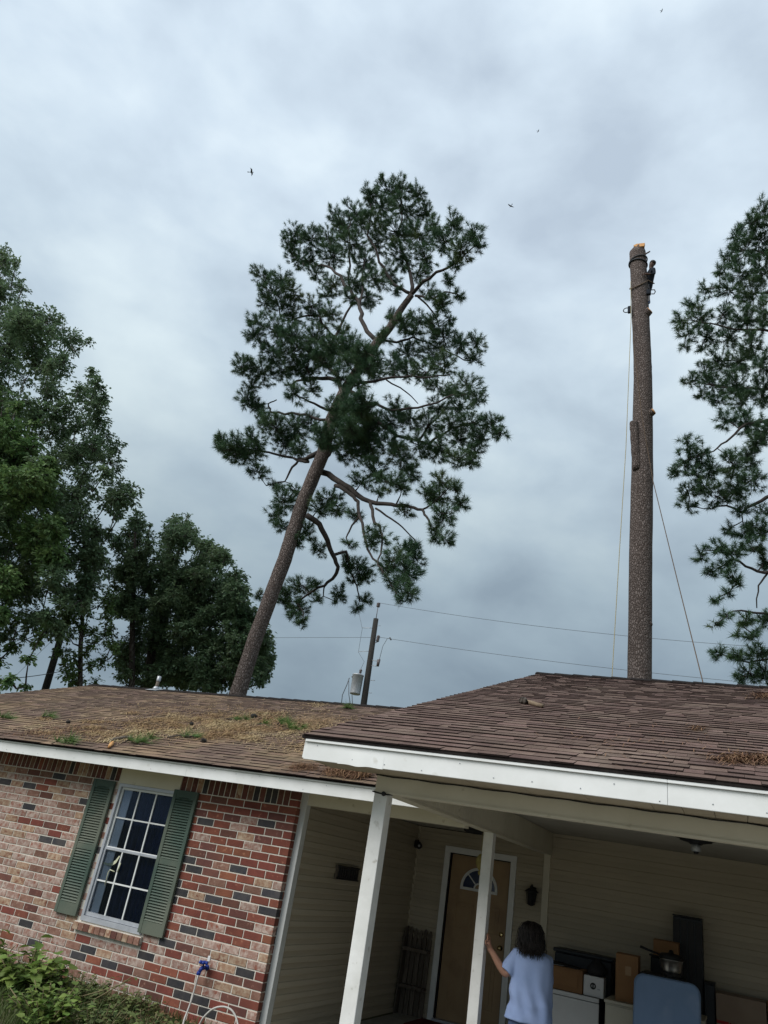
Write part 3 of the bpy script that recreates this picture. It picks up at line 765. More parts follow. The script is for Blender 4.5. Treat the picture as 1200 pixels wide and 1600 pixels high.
def remesh(name, m_, mats, vox, smooth=6):
    me, org = m_.mesh(name, mats, V((0,0,0)))
    o = bpy.data.objects.new('tmp', me); COL.objects.link(o)
    r_ = o.modifiers.new('r', 'REMESH'); r_.mode = 'VOXEL'; r_.voxel_size = vox; r_.use_smooth_shade = True
    if smooth:
        s_ = o.modifiers.new('s', 'SMOOTH'); s_.iterations = smooth; s_.factor = 0.5
    dg = bpy.context.evaluated_depsgraph_get(); dg.update()
    out = bpy.data.meshes.new_from_object(o.evaluated_get(dg)); out.name = name
    bpy.data.objects.remove(o)
    out.materials.clear()
    for q in (mats if isinstance(mats, (list, tuple)) else [mats]): out.materials.append(q)
    out.polygons.foreach_set('use_smooth', [True]*len(out.polygons))
    return out

def bark(name, c1, c2, sx, sz, crack=0.25, moss=None):
    m = bpy.data.materials.new(name); m.use_nodes = True; t = m.node_tree; B = t.nodes['Principled BSDF']; l = t.links.new
    def n(k, **kw):
        q = t.nodes.new(k)
        for a, b in kw.items(): setattr(q, a, b)
        return q
    co = n('ShaderNodeNewGeometry').outputs['Position']
    wz = n('ShaderNodeTexNoise'); wz.inputs['Scale'].default_value = 2.5; l(co, wz.inputs['Vector'])
    ad = n('ShaderNodeMix', data_type='VECTOR'); ad.inputs['Factor'].default_value = 0.12; l(co, ad.inputs['A']); l(wz.outputs['Color'], ad.inputs['B'])
    mp = n('ShaderNodeMapping'); mp.inputs['Scale'].default_value = (sx, sx, sz); l(ad.outputs['Result'], mp.inputs[0])
    vo = n('ShaderNodeTexVoronoi', feature='DISTANCE_TO_EDGE'); vo.inputs['Scale'].default_value = 1; l(mp.outputs[0], vo.inputs['Vector'])
    vc = n('ShaderNodeTexVoronoi', feature='F1'); vc.inputs['Scale'].default_value = 1; l(mp.outputs[0], vc.inputs['Vector'])
    nz = n('ShaderNodeTexNoise'); nz.inputs['Scale'].default_value = 3; nz.inputs['Detail'].default_value = 6; l(mp.outputs[0], nz.inputs['Vector'])
    cell = n('ShaderNodeSeparateColor'); l(vc.outputs['Color'], cell.inputs[0])
    ca = n('ShaderNodeMath', operation='MULTIPLY_ADD'); l(cell.outputs[0], ca.inputs[0]); ca.inputs[1].default_value = 0.55; l(nz.outputs['Fac'], ca.inputs[2])
    cm = n('ShaderNodeMapRange'); cm.inputs[1].default_value = 0.4; cm.inputs[2].default_value = 1.1; l(ca.outputs[0], cm.inputs[0])
    mi = n('ShaderNodeMix', data_type='RGBA'); mi.inputs['A'].default_value = (*c1, 1); mi.inputs['B'].default_value = (*c2, 1); l(cm.outputs[0], mi.inputs['Factor'])
    ed = n('ShaderNodeMapRange'); ed.inputs[1].default_value = 0.0; ed.inputs[2].default_value = crack; l(vo.outputs['Distance'], ed.inputs[0])
    mk = n('ShaderNodeMix', data_type='RGBA'); mk.inputs['A'].default_value = (c1[0]*0.62, c1[1]*0.58, c1[2]*0.56, 1); l(mi.outputs['Result'], mk.inputs['B']); l(ed.outputs[0], mk.inputs['Factor'])
    l(mk.outputs['Result'], B.inputs['Base Color']); B.inputs['Roughness'].default_value = 0.95; B.inputs['Specular IOR Level'].default_value = 0.1
    hs = n('ShaderNodeMath', operation='MULTIPLY_ADD'); l(nz.outputs['Fac'], hs.inputs[0]); hs.inputs[1].default_value = 0.5; l(ed.outputs[0], hs.inputs[2])
    bp = n('ShaderNodeBump'); bp.inputs['Strength'].default_value = 0.9; bp.inputs['Distance'].default_value = 0.03; l(hs.outputs[0], bp.inputs['Height']); l(bp.outputs[0], B.inputs['Normal'])
    return m
M['bark'] = bark('pine_bark', (0.140,0.115,0.105), (0.255,0.215,0.20), 22, 10, 0.22)
M['limb'] = pmat('limb_bark', (0.036,0.030,0.028), (0.062,0.052,0.047), 8, 0.95, 0.4, 20)
M['bark2'] = bark('hardwood_bark', (0.075,0.065,0.055), (0.13,0.115,0.10), 12, 2.5)
M['needle'] = pmat('pine_needles', (0.052,0.112,0.062), (0.090,0.155,0.072), 0.9, 0.6, rnd=0.34, hue=0.014, spec=0.25, trans=0.28, c3=(0.13,0.165,0.060), s3=0.75, lo3=0.58, hi3=0.75)
M['leafdark'] = pmat('oak_leaves', (0.095,0.160,0.085), (0.150,0.215,0.112), 0.7, 0.55, rnd=0.35, hue=0.016, spec=0.3, trans=0.36)
M['leafmid'] = pmat('sweetgum_leaves', (0.095,0.180,0.064), (0.160,0.245,0.088), 0.8, 0.55, rnd=0.35, hue=0.014, spec=0.3, trans=0.3)
M['leaflight'] = pmat('young_leaves', (0.095,0.175,0.060), (0.160,0.240,0.085), 0.9, 0.55, rnd=0.35, hue=0.014, spec=0.3, trans=0.32)
M['cutwood'] = pmat('fresh_cut_wood', (0.58,0.32,0.13), (0.50,0.25,0.09), 14, 0.8)
M['straw'] = pmat('pine_straw', (0.40,0.285,0.15), (0.31,0.19,0.095), 2.2, 0.85, rnd=0.35, hue=0.012, c3=(0.50,0.39,0.22), s3=0.8, lo3=0.5, hi3=0.62)
M['straworange'] = pmat('fallen_needles', (0.22,0.125,0.065), (0.17,0.09,0.05), 4, 0.85, rnd=0.35, hue=0.012)
M['skin'] = pmat('skin', (0.44,0.24,0.165), (0.40,0.205,0.14), 12, 0.5, spec=0.35)
M['skin2'] = pmat('dark_skin', (0.10,0.055,0.04), (0.08,0.045,0.033), 12, 0.5)  # the climber's own dark skin tone
M['hair'] = pmat('dark_hair', (0.010,0.0075,0.007), (0.022,0.017,0.015), 30, 0.5, rnd=0.6, spec=0.35)
M['shirt'] = pmat('light_blue_cotton', (0.36,0.47,0.76), (0.31,0.42,0.70), 5, 0.9, 0.15, 9)
M['denim'] = pmat('denim', (0.085,0.125,0.23), (0.06,0.09,0.175), 25, 0.9, 0.2, 120)
M['navyshirt'] = pmat('dark_shirt', (0.014,0.020,0.030), (0.010,0.014,0.022), 10, 0.9)
M['ropey'] = pmat('yellow_rope', (0.44,0.39,0.22), (0.36,0.31,0.17), 40, 0.8)
M['ropeo'] = pmat('orange_rope', (0.13,0.09,0.06), (0.10,0.07,0.048), 40, 0.8)
M['roped'] = pmat('dark_rope', (0.04,0.05,0.065), (0.10,0.09,0.08), 30, 0.8)
M['polewood'] = pmat('creosote_pole', (0.036,0.034,0.030), (0.022,0.021,0.020), 5, 0.9, 0.3, 20, stretch=(6,6,0.5))
M['wire'] = pmat('weathered_wire', (0.12,0.13,0.14), (0.09,0.10,0.11), 5, 0.6)
M['porcelain'] = pmat('insulator_grey', (0.10,0.085,0.085), (0.14,0.12,0.12), 8, 0.35)
M['tapblue'] = pmat('blue_enamel', (0.012,0.045,0.28), (0.01,0.03,0.20), 30, 0.45)
M['hose'] = pmat('pale_hose', (0.50,0.48,0.45), (0.42,0.40,0.37), 10, 0.5)
M['leafbush'] = pmat('shrub_leaves', (0.125,0.195,0.042), (0.185,0.26,0.068), 5, 0.5, rnd=0.35, hue=0.018, spec=0.3, trans=0.3)
M['leafbush2'] = pmat('weed_leaves', (0.105,0.15,0.05), (0.16,0.185,0.07), 5, 0.6, rnd=0.4, hue=0.02, spec=0.3, trans=0.3)
M['stem'] = pmat('dry_stem', (0.20,0.16,0.09), (0.14,0.13,0.06), 9, 0.8)
M['grass'] = pmat('grass_blades', (0.06,0.105,0.026), (0.105,0.135,0.045), 3, 0.7, rnd=0.4, hue=0.02, trans=0.3)

def depth_m(P): return V(P).dot(FWD)/FPX        # metres per photo pixel at P
def trunk_mesh(m_, pts, rad, n=20, lump=0.05, seed=1, mat=0, sub=5):
    """tapered trunk with an uneven surface"""
    r2 = random.Random(seed); P = []; R = []
    for i in range(len(pts)-1):
        for j in range(sub):
            t = j/sub; P.append(V(pts[i]).lerp(V(pts[i+1]), t)); R.append(lerp(rad[i], rad[i+1], t))
    P.append(V(pts[-1])); R.append(rad[-1])
    b0 = len(m_.v); m_.tube(P, R, n, mat)
    for i in range(b0, len(m_.v)):
        k = min((i-b0)//n, len(P)-1); c = P[k]; d = m_.v[i]-c
        m_.v[i] = c+d*(1+r2.uniform(-lump, lump))
    return P, R

# ================================================================== pines
def pine(name, label, Y, base, trunk, limbs, clumps, seed, tuft=0.20, dens=2.3, front=()):
    """trunk = (px, py, width px); limbs = px polylines with start/end width; clumps = px ellipses"""
    rr = random.Random(seed)
    tp = [atY(px, py, Y) for px, py, w in trunk]; tr = [w*0.5*depth_m(p) for (px, py, w), p in zip(trunk, tp)]
    low = tp[0]+(tp[0]-tp[1])*((tp[0].z-base)/(tp[1].z-tp[0].z)); low.z = base-0.15
    root = thing(name, label, 'pine tree', V((low.x, low.y, base)))
    tk = MB(); trunk_mesh(tk, [low, low.lerp(tp[0], 0.08)]+tp, [tr[0]*1.45, tr[0]*1.2]+tr, 22, 0.045, seed)
    tk.build('trunk', M['bark'], root)
    nodes = []                  # (px, py, 3-D point, radius) along trunk and limbs
    for (px, py, w), p, r_ in zip(trunk, tp, tr): nodes.append((px, py, p, r_))
    for pts, w0, w1 in limbs:
        # start depth: from the nearest known node
        s = min(nodes, key=lambda q: (q[0]-pts[0][0])**2+(q[1]-pts[0][1])**2)
        y0 = s[2].y; dyp = rr.uniform(-0.022, 0.022); P = []; R = []
        acc = 0
        for i, (px, py) in enumerate(pts):
            if i: acc += math.hypot(px-pts[i-1][0], py-pts[i-1][1])
            p = atY(px, py, y0+dyp*acc); P.append(p)
        for i in range(len(P)): R.append(lerp(w0, w1, i/(len(P)-1))*0.42*depth_m(P[i]))
        # crooked: subdivide with jitter
        Q = [P[0]]; RQ = [R[0]]; pq = [pts[0]]
        for i in range(len(P)-1):
            ln = (P[i+1]-P[i]).length
            for t in (0.33, 0.67, 1.0):
                q = P[i].lerp(P[i+1], t)
                if t < 1: q = q+V((rr.uniform(-1,1), rr.uniform(-1,1), rr.uniform(-1,1)))*ln*0.055
                Q.append(q); RQ.append(lerp(R[i], R[i+1], t)); pq.append((lerp(pts[i][0], pts[i+1][0], t), lerp(pts[i][1], pts[i+1][1], t)))
        MB().tube(Q, RQ, 8).build('limb', M['limb'], root)
        for (px, py), q, r_ in zip(pq, Q, RQ): nodes.append((px, py, q, r_))
    nd = MB(); tw = MB()
    fset = [tuple(c) for c in front]
    todo = sorted(list(clumps)+fset, key=lambda c: min((q[0]-c[0])**2+(q[1]-c[1])**2 for q in nodes))
    for (cx, cy, rx, ry) in todo:
        s = min(nodes, key=lambda q: (q[0]-cx)**2+(q[1]-cy)**2+(6 if q[3] > 0.2 else 0))
        k = depth_m(s[2]); dist = math.hypot(s[0]-cx, s[1]-cy)
        hub = atY(cx, cy, s[2].y+(rr.uniform(-0.5, 0.5)*(dist+rx)*k if (cx, cy, rx, ry) not in fset else -rr.uniform(0.7, 1.6)))
        mid = s[2].lerp(hub, 0.5)+V((rr.uniform(-1,1), rr.uniform(-1,1), rr.uniform(-0.5,1)))*dist*k*0.12
        if dist > 4 or (cx, cy, rx, ry) in fset:
            tw.tube([s[2], mid, hub], [min(0.035, max(0.014, s[3]*0.5)), 0.018, 0.012], 5)
            nodes.append((cx, cy, hub, 0.02)); nodes.append(((s[0]+cx)/2, (s[1]+cy)/2, mid, 0.025))
        n_ = max(3, int(dens*rx*ry/ (0.55*(tuft/k)**2)))
        for i in range(n_):
            while True:
                a, b, c = rr.uniform(-1,1), rr.uniform(-1,1), rr.uniform(-1,1)
                if a*a+b*b+c*c < 1: break
            p = hub+RIGHT*(a*rx*k)+UP*(b*ry*k)+V((0,1,0))*(c*max(rx,ry)*k*1.1)
            d = (p-hub); d = (d.normalized() if d.length > 0.01 else V((0,0,1)))+V((0,0,0.55))+V((rr.uniform(-.4,.4), rr.uniform(-.4,.4), rr.uniform(-.3,.3)))
            d.normalize()
            e0 = p-d*rr.uniform(0.10, 0.22)
            if rr.random() < 0.7: tw.tube([hub.lerp(e0, rr.uniform(0.0, 0.35)), hub.lerp(e0, 0.6)+V((0,0,-0.05)), e0, p], [0.010, 0.008, 0.007, 0.005], 3, cap=False)
            sd = d.orthogonal().normalized(); td = d.cross(sd)
            L0 = tuft*rr.uniform(0.72, 1.25); nn = 58
            for j in range(nn):
                ph = rr.uniform(0, 6.283); op = abs(rr.gauss(0.95, 0.5)); st_ = rr.uniform(-0.16, 0.02)
                nv = d*math.cos(op)+(sd*math.cos(ph)+td*math.sin(ph))*math.sin(op)
                o_ = p+d*st_; wv = nv.cross(V((rr.uniform(-1,1), rr.uniform(-1,1), rr.uniform(-1,1))))
                if wv.length < 1e-3: continue
                wv = wv.normalized()*0.0066; l_ = L0*rr.uniform(0.6, 1.12)
                b0 = len(nd.v); nd.v += [o_-wv, o_+wv, o_+nv*l_+V((0,0,-0.02))]; nd.f.append([b0, b0+1, b0+2]); nd.m.append(0); nd.sm.append(False)
    tw.build('twigs', M['limb'], root, kind='stuff')
    nd.build('crown', M['needle'], root, kind='stuff')
    return root, nodes
def z6(*l): return [(320+x/2.4, 260+y/2.4) for x, y in l]
def z7(*l): return [(320+x/2.4, 640+y/2.4) for x, y in l]
A = z6; Bz = z7
limbs = [
 (A((775,480),(770,400),(740,320),(730,230),(735,120)), 8, 2), (A((775,480),(820,430),(890,390),(960,350),(1030,290)), 8, 2),
 (A((775,478),(720,450),(680,400),(650,340),(610,260),(625,180),(610,100)), 7, 2),
 (A((640,650),(600,600),(580,530),(545,460),(490,400),(440,370),(370,370),(330,330)), 9, 2), (A((545,460),(540,330),(550,200)), 5, 2), (A((580,530),(590,440),(600,300)), 5, 2),
 (A((790,485),(860,495),(900,470),(950,480)), 5, 2), (A((800,490),(850,540),(880,600)), 4, 2),
 (A((660,650),(720,660),(780,640),(840,660),(920,700),(1000,730)), 5, 2), (A((570,810),(660,800),(740,790),(850,790),(920,780)), 6, 2), (A((680,800),(760,850),(800,890)), 3, 1.5),
 (A((540,840),(620,890),(700,915),(800,905),(900,870),(1000,850)), 7, 2), (A((600,920),(650,960),(720,1010),(800,1030),(860,1050)), 9, 3), (A((800,1030),(840,970),(900,910),(940,860)), 5, 2), (A((840,1040),(930,980),(1010,960),(1080,985)), 5, 1.5),
 (A((520,850),(490,800),(430,795),(370,800),(300,820)), 10, 3), (A((500,930),(430,900),(370,870),(320,850)), 6, 2), (A((470,950),(380,930),(300,930),(245,920),(238,890),(270,875)), 6, 2),
 (A((510,800),(470,760),(490,640),(550,520),(590,490)), 7, 3), (A((470,760),(380,690),(300,640),(220,600)), 5, 2), (A((430,560),(380,560),(290,580),(270,500),(230,430)), 4, 1.5), (A((490,640),(440,590),(430,560)), 4, 3),
 (Bz((430,160),(380,185),(330,180)), 11, 4), (Bz((390,195),(350,192),(320,230),(300,270),(230,285)), 6, 2), (Bz((330,180),(240,160),(140,150),(80,130)), 5, 2),
 (Bz((440,235),(500,268),(560,310),(620,345),(700,355),(770,365),(815,375),(830,400),(850,450),(900,480)), 12, 2), (Bz((815,375),(860,345),(890,320),(920,290)), 4, 2),
 (Bz((490,285),(550,320),(575,345),(580,400),(600,480),(620,540),(660,600),(700,660),(730,700)), 8, 2), (Bz((620,345),(630,400),(660,460),(665,500),(650,560),(665,620)), 7, 2),
 (Bz((640,370),(700,410),(740,440),(790,490)), 4, 2), (Bz((380,395),(430,430),(460,490),(480,545),(500,590),(490,620),(450,660),(390,690),(340,720)), 12, 3),
 (Bz((480,545),(530,532),(540,570),(545,610),(570,660),(580,720)), 6, 2), (Bz((582,390),(540,460),(530,480),(545,510)), 4, 1.5), (Bz((450,660),(445,700),(420,720)), 3, 1), (Bz((340,720),(370,760),(365,800)), 3, 1.5),
 (Bz((445,190),(500,130),(560,100),(620,120)), 6, 3),
]
c6 = [(740,80,50,40),(690,90,50,45),(620,100,35,40),(800,100,30,40),(660,150,60,50),(750,160,70,50),(640,210,40,50),(830,170,40,45),(720,250,70,50),(800,260,60,50),(860,230,40,45),(930,210,45,45),(900,280,60,50),(1010,250,45,45),(960,310,50,45),(1030,300,30,30),(940,360,40,30),(830,340,50,40),(740,330,60,50),(650,290,40,40),(560,170,45,40),(590,210,40,50),(530,230,50,40),(500,200,40,50),(550,290,60,50),(470,270,50,45),(480,330,60,40),(400,270,50,45),(340,250,40,40),(320,290,35,40),(350,340,50,40),(400,350,50,30),(420,400,40,25),(600,360,50,50),(640,420,50,40),(560,430,40,40),(490,440,50,35),(460,480,40,25),(610,490,50,40),(540,490,30,30),(700,400,40,40),(720,460,30,20),(800,400,50,30),(840,460,40,25),(920,430,30,30),(950,480,30,25),(890,510,40,40),(920,570,25,30),(870,500,40,25),
 (220,410,50,35),(290,420,50,30),(330,460,40,40),(260,470,60,40),(230,510,40,30),(300,520,60,30),(330,560,40,40),(400,520,50,30),(430,560,50,35),(480,550,40,35),(200,580,40,30),(270,610,70,40),(190,630,45,45),(340,640,70,45),(420,640,60,50),(490,690,60,50),(420,700,60,40),(330,700,70,50),(560,670,60,50),(610,700,50,50),(520,620,40,30),(250,690,60,40),(150,750,50,50),(220,770,60,50),(290,760,50,40),(350,760,50,40),(450,740,50,35),(540,740,50,40),(610,750,50,40),(160,870,45,45),(200,900,40,40),(180,820,30,30),(340,850,45,40),(400,830,40,30),
 (740,580,50,35),(810,580,50,35),(860,590,40,40),(780,620,60,30),(700,560,30,30),(900,640,60,45),(960,660,50,40),(1020,660,45,35),(1010,720,40,25),(850,700,60,45),(760,700,60,45),(700,740,50,40),(900,740,60,40),(830,770,60,40),(760,770,60,30),(870,820,50,25),(640,780,40,30),
 (990,820,70,35),(930,840,50,35),(1020,860,40,30),(960,900,60,40),(880,900,50,35),(720,900,50,35),(770,940,60,40),(700,960,50,40),(840,960,60,40),(920,960,60,40),(1000,960,60,40),(1080,960,50,35),(1110,1000,40,25),(1040,1010,50,40),(960,1020,60,40),(880,1040,50,35),(1010,1060,40,30),
 (590,900,60,60),(540,900,50,40),(500,960,50,50),(560,980,70,60),(600,1040,60,70),(540,1060,60,60),(640,960,50,50),(450,1010,50,50),(400,960,50,40),(340,980,60,50),(270,980,60,50),(300,1040,60,45),(360,1060,40,40),(230,960,40,40),(70,1040,40,35),(130,1040,50,40),(190,1020,45,40),(120,1080,60,30),(200,1060,30,40)]
c7 = [(60,110,25,25),(100,150,50,40),(160,170,50,35),(200,230,50,30),(270,280,30,25),(300,340,55,50),(270,390,40,40),(290,430,40,30),(340,300,30,30),(470,330,60,40),(430,370,40,40),(500,370,40,30),(380,450,40,40),(350,490,30,30),(430,520,30,40),(560,390,40,25),(640,220,60,50),(700,270,60,40),(590,270,50,30),(740,290,40,25),(660,310,40,20),(700,130,60,50),(740,180,60,50),(780,230,40,40),(800,130,60,40),(870,160,50,30),(960,180,60,40),(1000,190,40,25),(620,130,40,60),(560,110,50,60),(610,60,50,60),(840,310,45,35),(890,270,50,35),(940,290,30,35),(880,330,50,40),(960,350,40,35),(900,390,60,40),(870,440,30,30),(900,480,50,25),(860,480,25,30),(750,385,40,25),(660,470,60,30),(760,510,50,40),(790,550,40,50),(720,560,60,40),(760,600,60,45),(680,590,40,40),(720,650,60,40),(760,680,50,35),(740,710,40,15),(630,490,30,40),(580,590,60,40),(530,570,30,40),(600,620,40,30),(540,500,30,20),(310,690,50,40),(370,660,60,35),(410,650,30,20),(300,720,40,30),(350,740,50,35),(420,710,30,20),(360,790,30,30),(330,770,25,25),(200,690,20,25),(510,690,30,40),(560,640,30,20),(600,710,30,25),(570,740,25,25),(490,720,15,15)]
cl_ = [(320+x/2.4, 260+y/2.4, a/2.4*1.02, b/2.4*1.02) for x, y, a, b in c6]+[(320+x/2.4, 640+y/2.4, a/2.4*1.02, b/2.4*1.02) for x, y, a, b in c7]
# a few clumps are dropped at random places so that the crown keeps its windows of sky
trunkA = [(371,1086,26),(400,994,23.5),(445,873,22.5),(474,782,21.5),(504,711,20),(518,655,18.5),(537,614,18),(561,575,15),(589,535,14),(609,512,12),(628,481,10),(643,461,9)]
pineA, nodesA = pine('pine_tree', 'leaning pine tree with a full dark crown behind the brick house', 20.0, -1.72, trunkA, limbs, cl_, 5, dens=5.0, front=[(512,690,15,18),(548,668,20,18),(525,635,16,16),(545,628,18,18),(560,600,15,16),(535,590,16,16),(565,640,18,18),(575,575,14,14),(560,560,16,14),(590,560,14,16),(520,540,18,16),(545,545,18,16),(505,560,18,16),(600,525,12,14),(480,575,18,16)])
# the pine at the right edge of the frame; its trunk stands just outside
def zr(*l): return [(1000+x/2, 300+y/2) for x, y in l]
cr_ = [(385,60,30,40),(350,100,40,40),(300,140,40,30),(280,200,40,25),(330,180,50,40),(380,150,40,50),(250,250,30,25),(320,250,60,40),(380,240,40,50),(210,300,35,20),(280,310,50,30),(350,320,60,40),(170,350,40,25),(130,400,35,25),(190,390,50,35),(150,440,40,20),(210,450,50,30),(260,380,40,30),(330,400,60,50),(390,380,30,60),(280,450,40,30),(140,480,25,15),(190,490,20,15),(350,480,50,40),(250,520,50,30),(310,530,60,40),(380,540,40,50),(200,560,50,25),(160,590,35,20),(230,600,60,30),(300,600,60,40),(190,635,30,15),(240,650,40,20),(320,650,50,40),(380,630,40,50),(270,710,40,30),(330,720,50,40),(390,740,30,50),(150,780,40,25),(140,840,45,30),(110,870,30,25),(190,820,40,35),(220,860,50,35),(180,880,40,20),(290,850,40,50),(340,830,40,40),(360,780,40,40),(150,930,40,25),(200,920,50,30),(150,980,40,20),(240,950,50,35),(300,930,50,40),(350,900,50,40),(310,990,40,20),(380,990,30,20),(280,1050,25,20),(330,1060,50,30),(370,1050,40,40),(190,1130,40,20),(250,1110,50,25),(300,1120,40,25),(360,1110,50,30),(220,1180,40,20),(270,1160,40,25),(390,1150,30,30),(290,1200,40,20),(240,1270,30,15),(280,1250,30,15),(310,1220,20,20),(235,1345,30,15),(270,1320,30,15),(330,1340,40,25),(350,1380,40,20),(300,1380,20,15),(390,1330,30,40),(250,1440,40,20),(310,1450,50,25),(370,1440,50,30),(340,1500,50,30),(390,1500,30,40),(310,1530,25,15)]
rr0 = random.Random(4)
full = [(1000+x/2, 300+y/2, a/2*1.02, b/2*1.02) for x, y, a, b in cr_]
full += [(2*1216-x+rr0.uniform(-8,8), y+rr0.uniform(-10,10), a, b) for x, y, a, b in full if rr0.random() < 0.75]
full += [(1214,316,12,14),(1222,335,16,16),(1210,352,18,16),(1228,375,20,18),(1216,400,22,20),(1226,430,22,18)]
limR = [(zr((430,440),(300,430),(220,410),(150,400)), 5, 1.5), (zr((432,610),(300,615),(180,590)), 5, 1.5), (zr((432,715),(330,725),(270,780),(230,810),(160,830)), 6, 1.5), (zr((432,940),(380,965),(318,1003),(270,980),(200,990)), 8, 2), (zr((432,1180),(390,1190),(330,1170),(280,1130),(210,1120)), 7, 2), (zr((400,1190),(370,1230),(365,1300)), 4, 2), (zr((432,1320),(330,1310),(290,1310),(245,1345)), 5, 1.5), (zr((434,1460),(340,1470),(250,1440)), 5, 1.5), (zr((430,200),(350,180),(280,190)), 4, 1.5), (zr((430,310),(330,320),(210,300)), 4, 1.5),
 (zr((432,500),(520,470),(620,440)), 5, 1.5), (zr((432,760),(540,740),(660,780)), 6, 1.5), (zr((432,1010),(540,980),(680,960)), 7, 1.5), (zr((432,1250),(540,1200),(640,1150)), 6, 1.5)]
trunkR = [(1219,1080,27),(1218,900,25),(1217,750,23),(1216,600,20),(1216,480,15),(1214,380,9),(1211,310,4)]
pineR, nodesR = pine('pine_tree', 'pine tree with open layered crown cut by the right edge of the photo', 22.0, -1.9, trunkR, limR, full, 9, dens=4.6)

# ================================================================== hardwoods
def in_poly(x, y, P):
    c = False; j = len(P)-1
    for i in range(len(P)):
        if (P[i][1] > y) != (P[j][1] > y) and x < (P[j][0]-P[i][0])*(y-P[i][1])/(P[j][1]-P[i][1])+P[i][0]: c = not c
        j = i
    return c
def hardwood(name, label, Y, base, poly, trunk, nclump, rc, leaf, mat, seed, holes=(), per=150, depth=1.0, droop=0.5, extra=()):
    rr = random.Random(seed)
    xs_ = [p[0] for p in poly]; ys_ = [p[1] for p in poly]
    x0, x1, y0, y1 = min(xs_), max(xs_), min(ys_), max(ys_)
    tp = [atY(px, py, Y) for px, py, w in trunk]; tr = [w*0.5*depth_m(p) for (px, py, w), p in zip(trunk, tp)]
    low = V((tp[0].x, tp[0].y, base-0.1))
    root = thing(name, label, 'tree', V((low.x, low.y, base)))
    tk = MB(); trunk_mesh(tk, [low]+tp, [tr[0]*1.3]+tr, 14, 0.04, seed); tk.build('trunk', M['bark2'], root)
    nodes = [(px, py, p, r_) for (px, py, w), p, r_ in zip(trunk, tp, tr)]
    # denser node list along the trunk
    for i in range(len(trunk)-1):
        for t in (0.25, 0.5, 0.75):
            nodes.append((lerp(trunk[i][0], trunk[i+1][0], t), lerp(trunk[i][1], trunk[i+1][1], t), tp[i].lerp(tp[i+1], t), lerp(tr[i], tr[i+1], t)))
    cl = []; tries = 0
    while len(cl) < nclump and tries < 60000:
        tries += 1
        x, y = rr.uniform(x0, x1), rr.uniform(y0, y1); r_ = rc*rr.uniform(0.7, 1.25)
        if not in_poly(x, y, poly): continue
        ok = all(in_poly(x+dx_*r_*0.75, y+dy_*r_*0.75, poly) for dx_, dy_ in ((1,0),(-1,0),(0,1),(0,-1)))
        if not ok:
            r_ *= 0.55
            if not all(in_poly(x+dx_*r_*0.7, y+dy_*r_*0.7, poly) for dx_, dy_ in ((1,0),(-1,0),(0,1),(0,-1))): continue
        if any((x-hx)**2/(ha*ha)+(y-hy)**2/(hb*hb) < 1 for hx, hy, ha, hb in holes): continue
        cl.append((x, y, r_))
    cl += list(extra)
    cxm = sum(c[0] for c in cl)/len(cl); half = (x1-x0)/2
    lf = MB(); br = MB()
    cl.sort(key=lambda c: min((q[0]-c[0])**2+(q[1]-c[1])**2 for q in nodes[:60]))
    for (cx, cy, rc_) in cl:
        s = min(nodes, key=lambda q: (q[0]-cx)**2*1.0+(q[1]-cy-rc*0.8)**2)
        k = depth_m(s[2]); u = max(-1, min(1, (cx-cxm)/half))
        dy_ = rr.uniform(-1, 1)*math.sqrt(max(0.08, 1-u*u))*half*k*0.75*depth
        hub = atY(cx, cy, Y+dy_)
        if hub.z < base+0.5: hub.z = base+0.5
        dist = (hub-s[2]).length
        mid = s[2].lerp(hub, 0.5)+V((0,0,-0.06*dist))
        br.tube([s[2], mid, hub], [max(0.018, min(0.10, s[3]*0.55)), 0.022, 0.012], 5)
        nodes.append((cx, cy, hub, max(0.02, s[3]*0.6)))
        kk = depth_m(hub); R_ = rc_*kk; n_ = int(per*(rc_/rc)**2)
        for i in range(max(2, n_//7)):
            while True:
                q = V((rr.uniform(-1,1), rr.uniform(-1,1), rr.uniform(-1,1)))
                if q.length < 1: break
            tip = hub+V((q.x*R_, q.y*R_, q.z*R_*0.85))
            od = V((q.x, q.y, q.z*0.4-0.15)); od = od.normalized() if od.length > 0.05 else V((1,0,0))
            if rr.random() < 0.35: br.tube([hub.lerp(tip, 0.15), tip], [0.012, 0.005], 3, cap=False)
            for j in range(7):
                d = (od+V((rr.gauss(0,.55), rr.gauss(0,.55), rr.gauss(-droop*0.6,.4)))).normalized()
                o_ = tip-od*leaf*rr.uniform(0, 1.6)+V((rr.gauss(0,leaf*.25), rr.gauss(0,leaf*.25), rr.gauss(0,leaf*.25)))
                up_ = V((rr.gauss(0,.5), rr.gauss(0,.5), 1)); sd = d.cross(up_)
                if sd.length < 1e-3: continue
                sd.normalize(); w = leaf*rr.uniform(0.22, 0.34); l_ = leaf*rr.uniform(0.8, 1.25); nrm = sd.cross(d)
                b0 = len(lf.v); lf.v += [o_, o_+d*l_*0.45+sd*w+nrm*w*0.25, o_+d*l_, o_+d*l_*0.45-sd*w+nrm*w*0.25]
                lf.f += [[b0, b0+1, b0+2], [b0, b0+2, b0+3]]; lf.m += [0, 0]; lf.sm += [False, False]
    br.build('branches', M['bark2'], root, kind='stuff')
    lf.build('crown', mat, root, kind='stuff')
    return root
